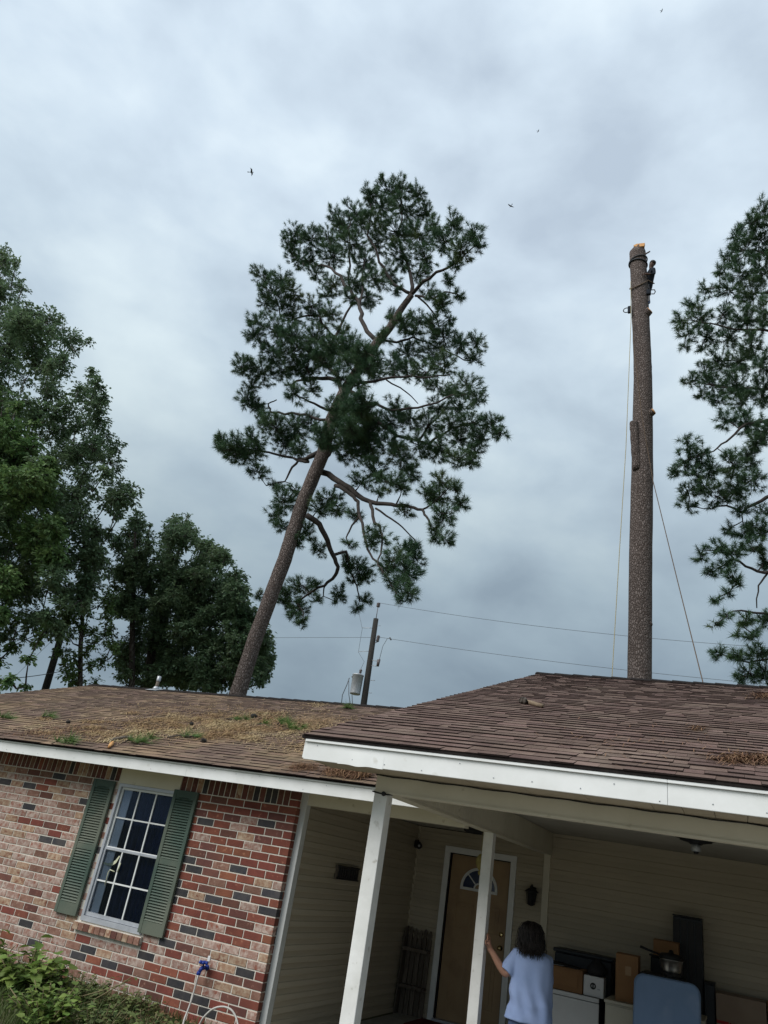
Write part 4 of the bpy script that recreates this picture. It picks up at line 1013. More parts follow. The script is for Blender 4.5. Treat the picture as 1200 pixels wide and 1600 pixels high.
hardwood('hardwood_tree', 'tallest dark leafy tree at the left edge, its top cut by the frame', 17.0, -1.72,
 [(-190,470),(-110,400),(-40,372),(12,384),(38,404),(40,440),(68,470),(104,488),(118,503),(146,535),(152,580),(174,615),(182,680),(208,712),(198,755),(226,768),(222,792),(190,812),(176,880),(150,950),(100,1000),(30,1010),(-190,1010)],
 [(-60,1080,30),(-55,950,26),(-45,800,22),(-35,650,15),(-25,520,8)], 420, 24, 0.125, M['leafdark'], 21, holes=((48,612,9,12),(108,600,8,14),(128,648,9,6),(62,604,8,14)), per=430, extra=((10,386,10),(25,412,12),(-5,410,14)))
hardwood('hardwood_tree', 'lighter green leafy tree in front at the left edge above the roof', 14.5, -1.72,
 [(-190,690),(-60,610),(0,600),(40,625),(80,690),(108,765),(112,860),(96,915),(60,940),(20,955),(8,1000),(-10,1060),(-190,1060)],
 [(-70,1085,24),(-65,950,20),(-55,820,14),(-40,700,8)], 210, 27, 0.14, M['leafmid'], 22, holes=((30,930,14,12),), per=430, extra=((15,1062,14),(40,1074,12),(-8,1070,15),(20,1010,16),(60,1000,14),(45,1030,12),(75,975,15),(-5,1035,16),(30,965,16)))
hardwood('hardwood_tree', 'slim leafy tree between the tall left tree and the broad oak', 22.0, -1.72,
 [(178,820),(200,792),(222,790),(242,828),(250,900),(236,960),(205,975),(168,960),(160,890)],
 [(206,1080,9),(207,960,8),(210,880,5),(212,815,3)], 84, 16, 0.13, M['leafdark'], 23, per=250, extra=((205,1005,17),(220,1045,16),(192,1055,16),(226,1070,14),(205,1075,14),(180,1010,15),(172,985,15),(196,1030,15)))
hardwood('hardwood_tree', 'broad dark oak rising over the ridge beside the leaning pine', 24.0, -1.72,
 [(236,880),(256,815),(285,793),(315,806),(330,845),(346,852),(360,866),(372,884),(384,870),(396,905),(402,940),(420,985),(434,1008),(436,1050),(408,1077),(370,1088),(268,1080),(192,1072),(172,1040),(200,985),(215,947),(230,910)],
 [(232,1085,15),(238,1000,13),(262,930,9),(282,850,4)], 330, 20, 0.14, M['leafdark'], 24, holes=((336,935,8,16),(228,990,10,10),(262,1062,9,6)), per=330)
hardwood('hardwood_tree', 'thin young tree with bright leaves and a bare stem beside the dark pole', 19.0, -1.72,
 [(92,930),(118,890),(150,885),(186,930),(196,1000),(186,1040),(160,1078),(100,1080),(82,1030),(88,970)],
 [(125,1085,8),(126,1010,7),(130,950,5),(138,905,3)], 50, 15, 0.12, M['leaflight'], 25, holes=((168,1062,12,12),(95,1050,8,14)), per=150)

# ================================================================== the topped trunk, its climber and ropes
YT = 25.0
tt = [(999,1066,36.5),(1001,877,34.5),(1003.5,742,32.5),(1004.5,590,27.5),(1003.5,553,26.5),(1001,500,26),(999.5,460,25.2),(997,410,24.5),(996,395,24)]
tp = [atY(px, py, YT) for px, py, w in tt]; tr_ = [w*0.5*depth_m(p) for (px, py, w), p in zip(tt, tp)]
low = V((tp[0].x, YT, -1.9))
topped = thing('bare_pine', 'tall bare pine trunk with its top sawn off above the carport roof', 'tree trunk', V((low.x, low.y, -1.72)))
tk = MB(); P_, R_ = trunk_mesh(tk, [low, low+V((0,0,1.0))]+tp, [tr_[0]*1.3, tr_[0]*1.12]+tr_, 40, 0.022, 3)
# the sawn top: a sloping cut with a hinge step
top = tp[-1]; r0 = tr_[-1]; cutz = 0.42
ct = MB(); 
ring = [top+V((math.cos(2*math.pi*i/28)*r0, math.sin(2*math.pi*i/28)*r0, 0)) for i in range(28)]
hi = [top+V((math.cos(2*math.pi*i/28)*r0*0.62+0.06, math.sin(2*math.pi*i/28)*r0*0.62, 0.30)) for i in range(28)]
tk.add(ring+hi, [(i, (i+1)%28, 28+(i+1)%28, 28+i) for i in range(28)]+[tuple(range(28, 56))], 0, False)
tk.build('trunk', M['bark'], topped)
ct.prism([top+V((math.cos(2*math.pi*i/20)*r0*0.60+0.06, math.sin(2*math.pi*i/20)*r0*0.60, 0.304)) for i in range(20)], V((0,0,0.02)))
f_ = [top+V((0.10,-r0*0.66,0.24)), top+V((0.30,-r0*0.50,0.20)), top+V((0.28,-r0*0.40,0.322)), top+V((-0.10,-r0*0.56,0.322)), top+V((-0.12,-r0*0.66,0.26))]
ct.prism(f_, V((0,0.1,0.0)))
f_ = [top+V((0.12,-r0*0.80,0.10)), top+V((0.20,-r0*0.78,-0.02)), top+V((0.26,-r0*0.62,0.16)), top+V((0.22,-r0*0.55,0.26))]
ct.prism(f_, V((0,0.1,0.0)))
f_ = [top+V((-0.08,-r0*0.90,0.10)), top+V((0.14,-r0*0.97,0.02)), top+V((0.30,-r0*0.80,0.06)), top+V((0.32,-r0*0.58,0.31)), top+V((-0.02,-r0*0.62,0.33)), top+V((-0.14,-r0*0.72,0.24))]
ct.prism(f_, V((0,0.14,0.0)))
ct.build('sawn_top', M['cutwood'], topped, fix=True)
def stub(px, py, side, ln, r_, ang, face=True):
    w = [q for q in zip(tt, tp, tr_)]
    c = atY(px, py, YT-0.12); d = V((side*math.cos(ang), -0.45, math.sin(ang))).normalized()
    st_ = MB(); st_.tube([c-d*ln*1.2, c-d*ln*0.3, c+d*ln], [r_*1.5, r_*1.2, r_], 12); o = st_.build('branch_stub', M['bark'], topped)
    if face:
        q = MB(); q.lathe(c+d*(ln+0.001), d, [(r_*0.9, 0), (r_*0.88, 0.012)], 14); q.build('cut_face', M['cutwood'], o)
stub(1010.5, 489, 1, 0.16, 0.16, 0.5); stub(993, 492, -1, 0.10, 0.17, 0.3, False); stub(1016, 646, 1, 0.15, 0.13, 0.4)
stub(1006, 672, 1, 0.02, 0.13, 0.2, False); stub(1015.5, 975, 1, 0.06, 0.07, 0.1, False); stub(1017,775,1,0.05,0.06,0.2,False); stub(1005, 399, 1, 0.32, 0.03, 0.1, False)
lp2 = [atY(996,735,YT-0.25), atY(993.5,705,YT-0.30), atY(991.0,672,YT-0.34), atY(990,660,YT-0.36)]
q = MB(); trunk_mesh(q, lp2, [0.16,0.17,0.16,0.15], 14, 0.06, 4); lso = q.build('branch_stub', M['bark'], topped)
MB().lathe(lp2[-1]+V((0,0,0.002)), (-0.1,-0.25,1), [(0.14,0),(0.135,0.02),(0.0,0.025)], 14).build('cut_face', M['oldwood'], lso)
# climber: one continuous skinned body with clothes' colours as separate pieces
cb_ = atY(1014.5, 476, YT+0.02); hd_ = atY(1018.6, 413, YT-0.05)
ax = V((1, 0, 0)); up = V((0,0,1)); yb = V((0,1,0))
K = 1.08
def cp(x, y, z): return cb_+ax*x+yb*y+up*z*K
neck = hd_+V((-0.05,0.04,-0.21))
vs = [cp(-0.30,0.45,0.80), cp(-0.08,0.28,1.08), neck+V((-0.05,0.06,-0.10)), neck, hd_, hd_+V((0.02,0,0.07)),
      cp(-0.20,0.36,0.78), cp(-0.06,0.12,0.44), cp(0.00,-0.02,0.06), cp(-0.10,-0.10,0.02),
      cp(-0.34,0.55,0.78), cp(-0.34,0.50,0.42), cp(-0.26,0.46,0.05), cp(-0.34,0.36,0.02),
      neck+V((0.13,-0.12,-0.15)), neck+V((0.17,-0.16,-0.47)), neck+V((-0.10,-0.30,-0.56)), neck+V((-0.20,-0.33,-0.54)),
      neck+V((-0.02,0.24,-0.14)), neck+V((-0.12,0.40,-0.36)), neck+V((-0.34,0.46,-0.36)), neck+V((-0.44,0.44,-0.34))]
ed = [(0,1),(1,2),(2,3),(3,4),(4,5),(0,6),(6,7),(7,8),(8,9),(0,10),(10,11),(11,12),(12,13),(2,14),(14,15),(15,16),(16,17),(2,18),(18,19),(19,20),(20,21)]
rd = [0.17,0.20,0.19,0.075,0.125,0.10,0.10,0.075,0.055,0.045,0.10,0.075,0.055,0.045,0.08,0.055,0.045,0.04,0.08,0.055,0.045,0.04]
climber = thing('person', 'climber in a dark shirt leaning round the top of the bare trunk', 'person', cb_)
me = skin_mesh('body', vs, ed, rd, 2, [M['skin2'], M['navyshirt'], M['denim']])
for p in me.polygons:
    c = p.center
    if c.z < cp(0,0,0.9).z: p.material_index = 2
    elif c.z < neck.z-0.03 and c.x > neck.x-0.20 and (c-vs[16]).length > 0.12: p.material_index = 1
link('body', me, V((0,0,0)), None)
bod = bpy.data.objects[-1] if False else [o for o in COL.objects if o.data == me][0]
bod.parent = climber; bod.location = -WORLD[climber.name]
hr = MB(); hr.lathe(hd_+V((0.03,0.01,0.06)), V((0.35,0.05,1)), [(0.128,-0.03),(0.132,0.02),(0.12,0.08),(0.07,0.13),(0.0,0.14)], 16); hr.build('hair', M['hair'], climber)
fc = MB()
fd = V((-0.75,-0.66,-0.1)).normalized(); sd_ = fd.cross(up).normalized()
fc.lathe(hd_+fd*0.10-up*0.01, fd, [(0.022,0),(0.016,0.018),(0.004,0.026)], 8); 
for s_ in (-1, 1): fc.lathe(hd_+fd*0.095+sd_*s_*0.038+up*0.025, fd, [(0.012,0),(0.008,0.008)], 8)
fc.build('face', M['skin2'], climber)
hn = MB()
hb = vs[17]
for i in range(4): hn.tube([hb+V((0.03,0,0.03-0.02*i)), hb+V((-0.06,-0.01,0.03-0.02*i)), hb+V((-0.10,0.04,0.03-0.02*i))], [0.013,0.012,0.009], 6)
hn.tube([hb, hb+V((-0.02,-0.05,0.05))], [0.015,0.011], 6); hn.build('hand', M['skin2'], climber)
# ropes round the trunk
def loop(z_px, tiltv, r_, mat, name, label, cat, off=0.03, drop=0.0, a0=0.0, a1=2*math.pi, seg=40, end=None):
    c = None
    zz = atY(998, z_px, YT).z
    best = min(range(len(P_)), key=lambda i: abs(P_[i].z-zz)); c = P_[best].copy(); rr_ = R_[best]+off; c.z = zz
    pts = [c+V((math.cos(lerp(a0, a1, i/seg))*rr_, math.sin(lerp(a0, a1, i/seg))*rr_, tiltv*math.cos(lerp(a0, a1, i/seg))+drop*math.sin(lerp(a0, a1, i/seg)))) for i in range(seg+1)]
    if end is not None: pts.append(end)
    q = MB().tube(pts, r_, 6); return tag(q.build(name, mat), label, cat)
loop(409, 0.10, 0.028, M['roped'], 'sling', 'pale strap wound round the trunk just below the sawn top', 'strap')
loop(414, -0.05, 0.034, M['tote'], 'sling', 'dark blue strap round the trunk level with the climber', 'strap')
loop(444.5, 0.16, 0.026, M['ropeo'], 'lanyard', "climber's tan lanyard slung round the trunk at his waist", 'rope', drop=0.42, a0=math.pi*0.9, a1=math.pi*1.95, end=cp(0.20,0.0,1.02))
# gear hanging beside the trunk
sw = atY(1014, 457, YT-0.2)
saw = thing('chainsaw', 'black chainsaw hanging at the right side of the bare trunk', 'chainsaw', sw)
q = MB(); q.box(sw.x-0.10, sw.x+0.08, sw.y-0.08, sw.y+0.08, sw.z-0.13, sw.z+0.13, bev=0.04); q.build('engine', M['navyshirt'], saw)
q = MB(); q.box(sw.x-0.04, sw.x+0.04, sw.y-0.012, sw.y+0.012, sw.z-0.48, sw.z-0.15, bev=0.008); q.build('guide_bar', M['black'], saw)
q = MB(); q.tube([sw+V((0.10,0,0.12)), sw+V((0.22,0,0.10)), sw+V((0.25,0,-0.02)), sw+V((0.20,0,-0.12)), sw+V((0.10,0,-0.10))], 0.022, 6); q.tube([sw+V((0.05,0,0.14)), sw+V((0.0,0,0.24)), sw+V((-0.02,0.05,0.5))], 0.02, 6); q.build('handle', M['black'], saw)
gw_ = atY(983.5, 484, YT-0.25)
gear = thing('rigging_block', 'dark rigging pulley hanging at the left side of the bare trunk', 'pulley', gw_)
q = MB(); q.box(gw_.x-0.07, gw_.x+0.07, gw_.y-0.05, gw_.y+0.05, gw_.z-0.18, gw_.z+0.18, bev=0.03); q.build('block', M['navyshirt'], gear)
q = MB(); q.tube([gw_+V((-0.05+0.12*math.cos(a)-0.07, 0, 0.12*math.sin(a))) for a in [i*math.pi/8 for i in range(3, 14)]], 0.02, 6); q.build('hook', M['black'], gear)
def rope(name, label, pts, r_, mat, sag=0.0, n=24):
    P = []
    for i in range(len(pts)-1):
        a, b = V(pts[i]), V(pts[i+1])
        for j in range(n):
            t = j/n; P.append(a.lerp(b, t)-V((0,0,sag*4*t*(1-t))))
    P.append(V(pts[-1])); q = MB().tube(P, r_, 6); return tag(q.build(name, mat), label, 'rope')
rope('rope', 'pale yellow rope hanging down left of the bare trunk', [atY(985.5,440,YT-0.3), atY(986,500,YT-0.40), atY(978,700,YT-1.0), atY(968,860,YT-1.5), atY(956,1062,YT-2.0), atY(952,1130,YT-2.2)], 0.013, M['ropey'])
rope('rope', 'orange rope crossing the bare trunk and running down to the right', [atY(988,500,YT-0.45), atY(991,545,YT-0.55), atY(1003,650,YT-0.75), atY(1020,750,YT-1.0), atY(1058,905,YT-3.0), atY(1100,1073,YT-5.0), atY(1109,1110,YT-5.4)], 0.014, M['ropeo'])

# ================================================================== utility poles and lines
YP = 34.0
pb, pt_ = atY(568,1102,YP), atY(587.5,967,YP)
pole = thing('utility_pole', 'dark wooden utility pole with transformer behind the main roof', 'utility pole', V((pb.x, YP, -1.72)))
dd = (pt_-pb)
q = MB(); q.tube([pb+dd*((-1.9-pb.z)/dd.z), pb, pt_], [0.19,0.165,0.135], 14); q.build('pole', M['polewood'], pole)
def on(py): 
    t = (py-1102)/(967-1102); return pb+dd*t
ins = MB(); ip = on(947)+V((0.02,0,0)); ins.tube([pt_, ip], [0.02,0.02], 6); ins.lathe(ip+V((0,0,-0.02)), (0,0,1), [(0.05,0),(0.11,0.03),(0.06,0.06),(0.11,0.09),(0.06,0.12),(0.11,0.15),(0.06,0.18),(0.11,0.21),(0.05,0.25)], 12)
ins.build('pin_insulator', M['porcelain'], pole)
ins = MB(); ip2 = atY(589.5,1003,YP-0.1); ins.lathe(ip2, (0.05,0,1), [(0.04,0),(0.10,0.05),(0.06,0.09),(0.10,0.13),(0.06,0.17),(0.10,0.21),(0.06,0.25),(0.10,0.29),(0.04,0.36)], 12); ins.tube([ip2, on(1008)], 0.02, 6); ins.build('side_insulator', M['porcelain'], pole)
arm = MB()
for y_, x_ in ((982,566),(1019,560)): arm.tube([on(y_), atY(x_, y_-1, YP-0.1)], 0.014, 5)
for y_ in (1033, 1041): arm.tube([on(y_), atY(589.5, y_, YP-0.15)], 0.018, 5)
arm.tube([on(1064)+V((0.2,0,0)), on(1064)+V((0.45,0,0))], 0.015, 5); arm.tube([on(1083), on(1083)+V((0.36,0,0))], 0.015, 5); arm.tube([on(978)+V((0,0,0)), on(978)+V((0.33,0,0))], 0.012, 5)
arm.build('brackets', M['galv'], pole)
co_ = MB(); c0 = atY(590,1041,YP-0.2); c1_ = atY(592,1031,YP-0.2); co_.tube([c0, c1_], [0.07,0.09], 8); co_.tube([c1_, atY(594,1030,YP-0.2)], 0.03, 6); co_.build('fuse_cutout', M['porcelain'], pole)
tb, ttp = atY(554.5,1085,YP-0.25), atY(557.5,1055,YP-0.25); tax = (ttp-tb).normalized(); tl = (ttp-tb).length
can = MB(); can.lathe(tb, (0,0,1), [(0.24,0),(0.275,0.02),(0.27,0.06),(0.28,tl-0.05),(0.30,tl-0.03),(0.30,tl+0.01),(0.24,tl+0.05),(0.05,tl+0.07)], 24); can.build('transformer_can', M['galv'], pole)
bu = MB(); bu.lathe(ttp+V((0.16,0,0.03)), (0.1,0,1), [(0.05,0),(0.08,0.05),(0.05,0.09),(0.08,0.13),(0.05,0.17),(0.09,0.22),(0.03,0.30)], 10); bu.lathe(tb+V((-0.26,0,tl-0.1)), (-1,0,0.1), [(0.05,0),(0.06,0.06),(0.02,0.1)], 8); bu.build('bushing', M['porcelain'], pole)
ld = MB()
ld.tube([atY(559,950,YP-0.1), atY(566,982,YP-0.1), atY(560,1019,YP-0.1), atY(569,1034,YP-0.1), ttp+V((0.16,0,0.3))], 0.009, 4)
ld.tube([atY(610,997,YP-0.15), atY(605,998,YP-0.15), atY(598,1010,YP-0.15), atY(593,1030,YP-0.15)], 0.012, 4)
ld.tube([atY(546,1059,YP-0.3), atY(542,1070,YP-0.3), atY(535,1086,YP-0.3), atY(533,1104,YP-0.3)], 0.02, 5)
ld.tube([atY(545,1060,YP-0.3), atY(545,1085,YP-0.3), atY(548,1104,YP-0.3)], 0.018, 5); ld.tube([atY(550,1086,YP-0.3), atY(551,1104,YP-0.3)], 0.018, 5)
ld.tube([atY(609,996,YP-0.15), atY(611,1000,YP-0.15)], 0.04, 5)
ld.build('leads', M['wire'], pole)
def line(name, label, a, b, sag, r_=0.0095):
    P = [a.lerp(b, i/60)-V((0,0,sag*4*(i/60)*(1-i/60))) for i in range(61)]
    tag(MB().tube(P, r_, 5).build(name, M['wire']), label, 'power line')
line('power_line', 'upper power line running right from the top of the transformer pole', ip+V((0,0,0.23)), atY(1500,1026,YP+2), 0.5)
line('power_line', 'lower power line crossing right behind the bare trunk', atY(596,996,YP-0.1), atY(1500,1093,YP+2), 0.3)
line('power_line', 'power line running left from the transformer pole behind the leaning pine', atY(596,996,YP-0.1), atY(-300,1010,YP+3), -0.2)
lp0, lp1 = atY(70,1080,21.5), atY(108,952,21.5)
lpole = thing('utility_pole', 'plain dark pole half hidden in leaves at the left', 'utility pole', V((lp0.x, 21.5, -1.72)))
MB().tube([lp0+(lp1-lp0)*((-1.9-lp0.z)/(lp1.z-lp0.z)), lp0, lp1], [0.17,0.145,0.12], 12).build('pole', M['polewood'], lpole)
MB().lathe(lp1, (0,0,1), [(0.125,0),(0.10,0.04),(0.02,0.06)], 12).build('pole_cap', M['galv'], lpole)
def cable(label, a, b, sag, r_=0.012):
    P = [a.lerp(b, i/30)-V((0,0,sag*4*(i/30)*(1-i/30))) for i in range(31)]
    tag(MB().tube(P, r_, 5).build('service_cable', M['wire']), label, 'cable')
cable('thick service cable running left from the plain pole', atY(104,965,21.4), atY(-60,1035,19), 0.25, 0.02)
cable('thin service cable sloping left below the thick one', atY(100,1048,21.4), atY(-40,1062,18), 0.1, 0.014)
cable('faint guy wire between the left pole and the roof', atY(98,985,21.6), atY(18,1062,22.5), 0.0, 0.007)
# ================================================================== things on the porch and in the carport
FL = -1.875; SLAB = -1.735
# weathered picket rack leaning in the porch corner
rack = thing('picket_rack', 'weathered grey picket rack with two shelves leaning beside the front door', 'rack', V((-4.08, 11.05, SLAB)))
x0, x1 = -4.30, -3.92; n_ = 5
for i in range(n_):
    a = lerp(x0+0.02, x1, i/n_)+0.006; b = lerp(x0+0.02, x1, (i+1)/n_)-0.006; h = -0.70-0.012*((i*7) % 3); c = (a+b)/2
    poly = [(a, 11.13, SLAB), (b, 11.13, SLAB), (b, 11.17, h-0.12), (b-0.012, 11.17, h-0.09), (b, 11.175, h-0.05), (c+0.012, 11.18, h-0.008), (c, 11.18, h), (c-0.012, 11.18, h-0.008), (a, 11.175, h-0.05), (a+0.012, 11.17, h-0.09), (a, 11.17, h-0.12)]
    MB().prism(poly, (0, 0.018, 0)).build('picket', M['oldwood'], rack, fix=True)
for zz in (-0.955, -1.395):
    MB().box(x0+0.02, x1+0.012, 11.02, 11.132, zz-0.012, zz+0.010, bev=0.003).build('shelf', M['oldwood'], rack)
    MB().box(x0+0.02, x1+0.012, 11.008, 11.019, zz-0.03, zz+0.014, bev=0.003).build('shelf_lip', M['oldwood'], rack)
MB().prism([(x0, 11.02, SLAB), (x0, 11.18, SLAB), (x0, 11.19, -0.70), (x0, 11.10, -0.72), (x0, 11.05, -0.86)], (0.018, 0, 0)).build('side_board', M['oldwood'], rack, fix=True)
# mats
tag(MB().box(-3.92, -3.36, 10.45, 11.10, SLAB+0.002, SLAB+0.016, bev=0.004).build('doormat', M['rug']), 'dark red doormat on the porch before the door', 'doormat')
tag(MB().box(-3.34, -2.72, 10.35, 11.12, SLAB+0.002, SLAB+0.014, bev=0.004).build('doormat', M['rubber']), 'black rubber doormat on the porch beside the red one', 'doormat')
# plaque on the side wall
pq = thing('wall_plaque', 'dark wooden plaque hung on the tan siding of the porch side wall', 'plaque', V((-4.31, 8.96, -0.15)))
MB().box(-4.324, -4.298, 8.66, 9.27, -0.225, -0.075, bev=0.006).build('board', M['oldwood'], pq)
MB().box(-4.299, -4.285, 8.66, 9.27, -0.092, -0.075, bev=0.003).build('rail', M['black'], pq); MB().box(-4.299, -4.285, 8.66, 9.27, -0.225, -0.208, bev=0.003).build('rail', M['black'], pq)
mm_ = MB()
for i in range(9): mm_.box(-4.2975, -4.289, 8.69+i*0.062, 8.735+i*0.062, -0.205, -0.095, bev=0.004)
mm_.build('raised_letters', M['black'], pq, kind='stuff') if False else mm_.build('slats', M['black'], pq, kind='stuff')
# little camera up in the corner
cm = thing('wall_camera', 'small dark round camera high in the inner porch corner', 'camera', V((-4.27, 11.15, 0.36)))
q = MB(); q.box(-4.325, -4.29, 11.08, 11.18, 0.31, 0.42, bev=0.006); q.tube([(-4.29,11.13,0.37), (-4.25,11.08,0.35)], 0.016, 8); q.build('bracket', M['black'], cm)
q = MB().lathe((-4.25,11.08,0.35), (0.4,-1,-0.15), [(0.02,-0.03),(0.045,-0.01),(0.048,0.05),(0.04,0.06),(0.02,0.062)], 14); q.build('housing', M['black'], cm)
q = MB().lathe(V((-4.25,11.08,0.35))+V((0.4,-1,-0.15)).normalized()*0.062, (0.4,-1,-0.15), [(0.016,0),(0.012,0.006),(0.004,0.008)], 10); q.build('lens', M['galv'], cm)
# lantern right of the door
wb = thing('wall_lantern', 'small dark wall lantern right of the front door casing', 'wall lantern', V((-2.58, 11.19, -0.05)))
MB().box(-2.625, -2.535, 11.222, 11.236, -0.12, 0.06, bev=0.004).build('back_plate', M['black'], wb)
MB().lathe((-2.58, 11.15, -0.175), (0,0,1), [(0.0,0),(0.018,0.005),(0.040,0.012),(0.048,0.02),(0.066,0.155),(0.070,0.16),(0.066,0.165),(0.0,0.166)], 6, sm=False).build('glass_body', M['rubber'], wb)
MB().lathe((-2.58, 11.15, -0.008), (0,0,1), [(0.092,0),(0.094,0.012),(0.066,0.034),(0.030,0.055),(0.016,0.062),(0.022,0.075),(0.010,0.09),(0.0,0.095)], 10, sm=False).build('cap', M['black'], wb)
q = MB()
for k in range(6):
    a = k*math.pi/3; q.tube([(-2.58+0.05*math.cos(a), 11.15+0.05*math.sin(a), -0.155), (-2.58+0.071*math.cos(a), 11.15+0.071*math.sin(a), -0.01)], 0.005, 5)
q.tube([(-2.58,11.23,0.03), (-2.58,11.19,0.075), (-2.58,11.15,0.085)], 0.008, 6); q.build('frame_bars', M['black'], wb)
# flush light of the porch
pl = thing('porch_light', 'flat dark ceiling light over the porch in front of the door', 'ceiling light', V((-3.05, 9.8, 0.62)))
MB().lathe((-3.05,9.8,0.627), (0,0,-1), [(0.17,0),(0.17,0.02),(0.14,0.035),(0.05,0.04),(0.02,0.055),(0.0,0.06)], 24).build('plate', M['black'], pl)
MB().lathe((-3.05,9.8,0.590), (0,0,-1), [(0.13,0),(0.12,0.03),(0.07,0.05),(0.0,0.055)], 24).build('diffuser', M['rubber'], pl)
# yellow ornament hanging before the door
oy = 9.3; oc = atY(751, 1345, oy)
orn = thing('hanging_ornament', 'yellowish ornament on a string hanging in front of the door top', 'ornament', oc)
MB().tube([oc+V((0,0,0.06)), V((oc.x, oc.y, 0.627))], 0.004, 4).build('string', M['ropey'], orn)
MB().lathe(oc+V((0,0,-0.11)), (0,0,1), [(0.0,0),(0.03,0.02),(0.055,0.07),(0.060,0.11),(0.045,0.155),(0.02,0.18),(0.0,0.185)], 14, sy=0.6).build('body', M.setdefault('ylw', pmat('faded_yellow', (0.36,0.30,0.10), (0.28,0.23,0.08), 30, 0.7)), orn)
MB().lathe(oc+V((0,0,-0.16)), (0,0,1), [(0.0,0),(0.018,0.02),(0.022,0.045),(0.0,0.06)], 10).build('tassel', M['ylw'], orn)
# carport ceiling light
lc = atY(1087, 1303, 8.75); lz = 0.778-0.011*(lc.x+2.34)
lt = thing('ceiling_light', 'black scalloped ceiling light with a bare bulb in the carport', 'ceiling light', V((lc.x, lc.y, lz)))
q = MB(); q.lathe((lc.x, lc.y, lz), (0,0,-1), [(0.185,0),(0.195,0.012),(0.185,0.026),(0.145,0.034),(0.148,0.046),(0.105,0.056),(0.070,0.062),(0.056,0.075)], 24)
for i, v_ in enumerate(q.v):
    dx_, dy_ = v_.x-lc.x, v_.y-lc.y; an = math.atan2(dy_, dx_); r_ = math.hypot(dx_, dy_)
    if r_ > 0.08: q.v[i] = V((lc.x+dx_*(1+0.05*math.cos(an*8)), lc.y+dy_*(1+0.05*math.cos(an*8)), v_.z))
q.build('plate', M['black'], lt)
MB().lathe((lc.x, lc.y, lz-0.07), (0,0,-1), [(0.035,0),(0.045,0.02),(0.048,0.05),(0.042,0.065),(0.03,0.07)], 16).build('bulb', M['galv'], lt)
MB().lathe((lc.x, lc.y, lz-0.14), (0,0,-1), [(0.026,0),(0.022,0.018),(0.0,0.022)], 12).build('bulb_tip', M['black'], lt)
# cable stapled along the top of the front beam, and the wire tie at the corner post
def bw(x): return V((x, 5.405, 0.612-0.011*(x+2.34)))
q = MB().tube([bw(-2.49)]+[bw(-2.45+i*0.1)+V((0,0,-0.004-0.003*math.sin(i*1.7))) for i in range(1, 64)], 0.0045, 5)
tag(q.build('cable', M['black']), 'thin black cable running along the top of the carport beam', 'cable')
q = MB().tube([(-2.50,5.47,0.492),(-2.495,5.405,0.490),(-2.45,5.402,0.484),(-2.40,5.402,0.478),(-2.366,5.405,0.480),(-2.360,5.45,0.486),(-2.36,5.53,0.50)], 0.006, 6)
q.lathe((-2.40,5.402,0.481), (0,-1,0), [(0.016,0),(0.018,0.012),(0.008,0.02)], 8)
tag(q.build('wire_tie', M['rubber']), 'dark wire tied round the top of the corner post', 'wire')

# white fronted appliance with cartons on it
ap = thing('appliance', 'white fronted appliance with dark sides beside the woman in the carport', 'appliance', V((-1.92, 10.75, FL)))
ax0, ax1, ay0, ay1, az = -2.30, -1.545, 10.37, 11.15, -0.985
MB().box(ax0+0.006, ax1, ay0+0.045, ay1, FL+0.04, az-0.004, bev=0.006).build('cabinet', M['tote'], ap)
MB().box(ax0, ax1, ay0+0.012, ay0+0.043, FL+0.10, az-0.052, bev=0.006).build('front_panel', M['appl'], ap)
MB().box(ax0, ax1, ay0, ay0+0.043, az-0.045, az, bev=0.006).build('top_rail', M['appl'], ap)
MB().box(ax0+0.03, ax1-0.03, ay0+0.05, ay0+0.08, FL, FL+0.098).build('kick_plate', M['black'], ap)
MB().box(ax0+0.05, ax1-0.05, ay0+0.1, ay1-0.05, FL, FL+0.039).build('feet', M['black'], ap)
def carton(name, label, x0, x1, y0, y1, z0, z1, flaps=True, mat=None, tape=True, group=None, cat='box'):
    o = thing(name, label, cat, V(((x0+x1)/2, (y0+y1)/2, z0)), group); mt = mat or M['cardboard']
    MB().box(x0, x1, y0, y1, z0, z1-0.004, bev=0.004).build('carton', mt, o)
    ym = (y0+y1)/2
    MB().box(x0-0.001, x1+0.001, y0-0.001, ym-0.002, z1-0.0035, z1, bev=0.001).build('flap', mt, o); MB().box(x0-0.001, x1+0.001, ym+0.002, y1+0.001, z1-0.0035, z1+0.004, bev=0.001).build('flap', mt, o)
    if tape: MB().box((x0+x1)/2-0.03, (x0+x1)/2+0.03, y0-0.0025, y0-0.0008, z1-0.10, z1-0.006).build('tape', M['tape'], o)
    return o
b1 = carton('cardboard_box', 'wide brown cardboard box on the appliance right behind the woman', -2.20, -1.745, 10.42, 10.76, az+0.002, -0.745, tape=False)
MB().box(-2.16, -1.80, 10.413, 10.419, az+0.06, -0.765, bev=0.002).build('front_flap', M['cardboard'], b1)
MB().box(-2.14, -1.985, 10.44, 10.56, -0.7405, -0.739).build('shipping_label', M['appl'], b1)
q = MB(); q.box(-2.205, -1.80, 10.50, 10.74, -0.736, -0.712, bev=0.008); q.map(lambda p: V((p.x, p.y, p.z-0.06*(p.x+2.2)))); tag(q.build('flat_tray', M['black']), 'flat black tray lying tilted on top of the wide cardboard box', 'tray')
wc = thing('small_white_box', 'small white box with a round dark emblem at the appliance corner', 'box', V((-1.62, 10.6, az)))
q = MB(); q.box(-1.735, -1.505, 10.44, 10.62, az+0.002, -0.775, bev=0.006); q.build('carton', M['appl'], wc)
em = V((-1.625, 10.4385, -0.875)); q = MB()
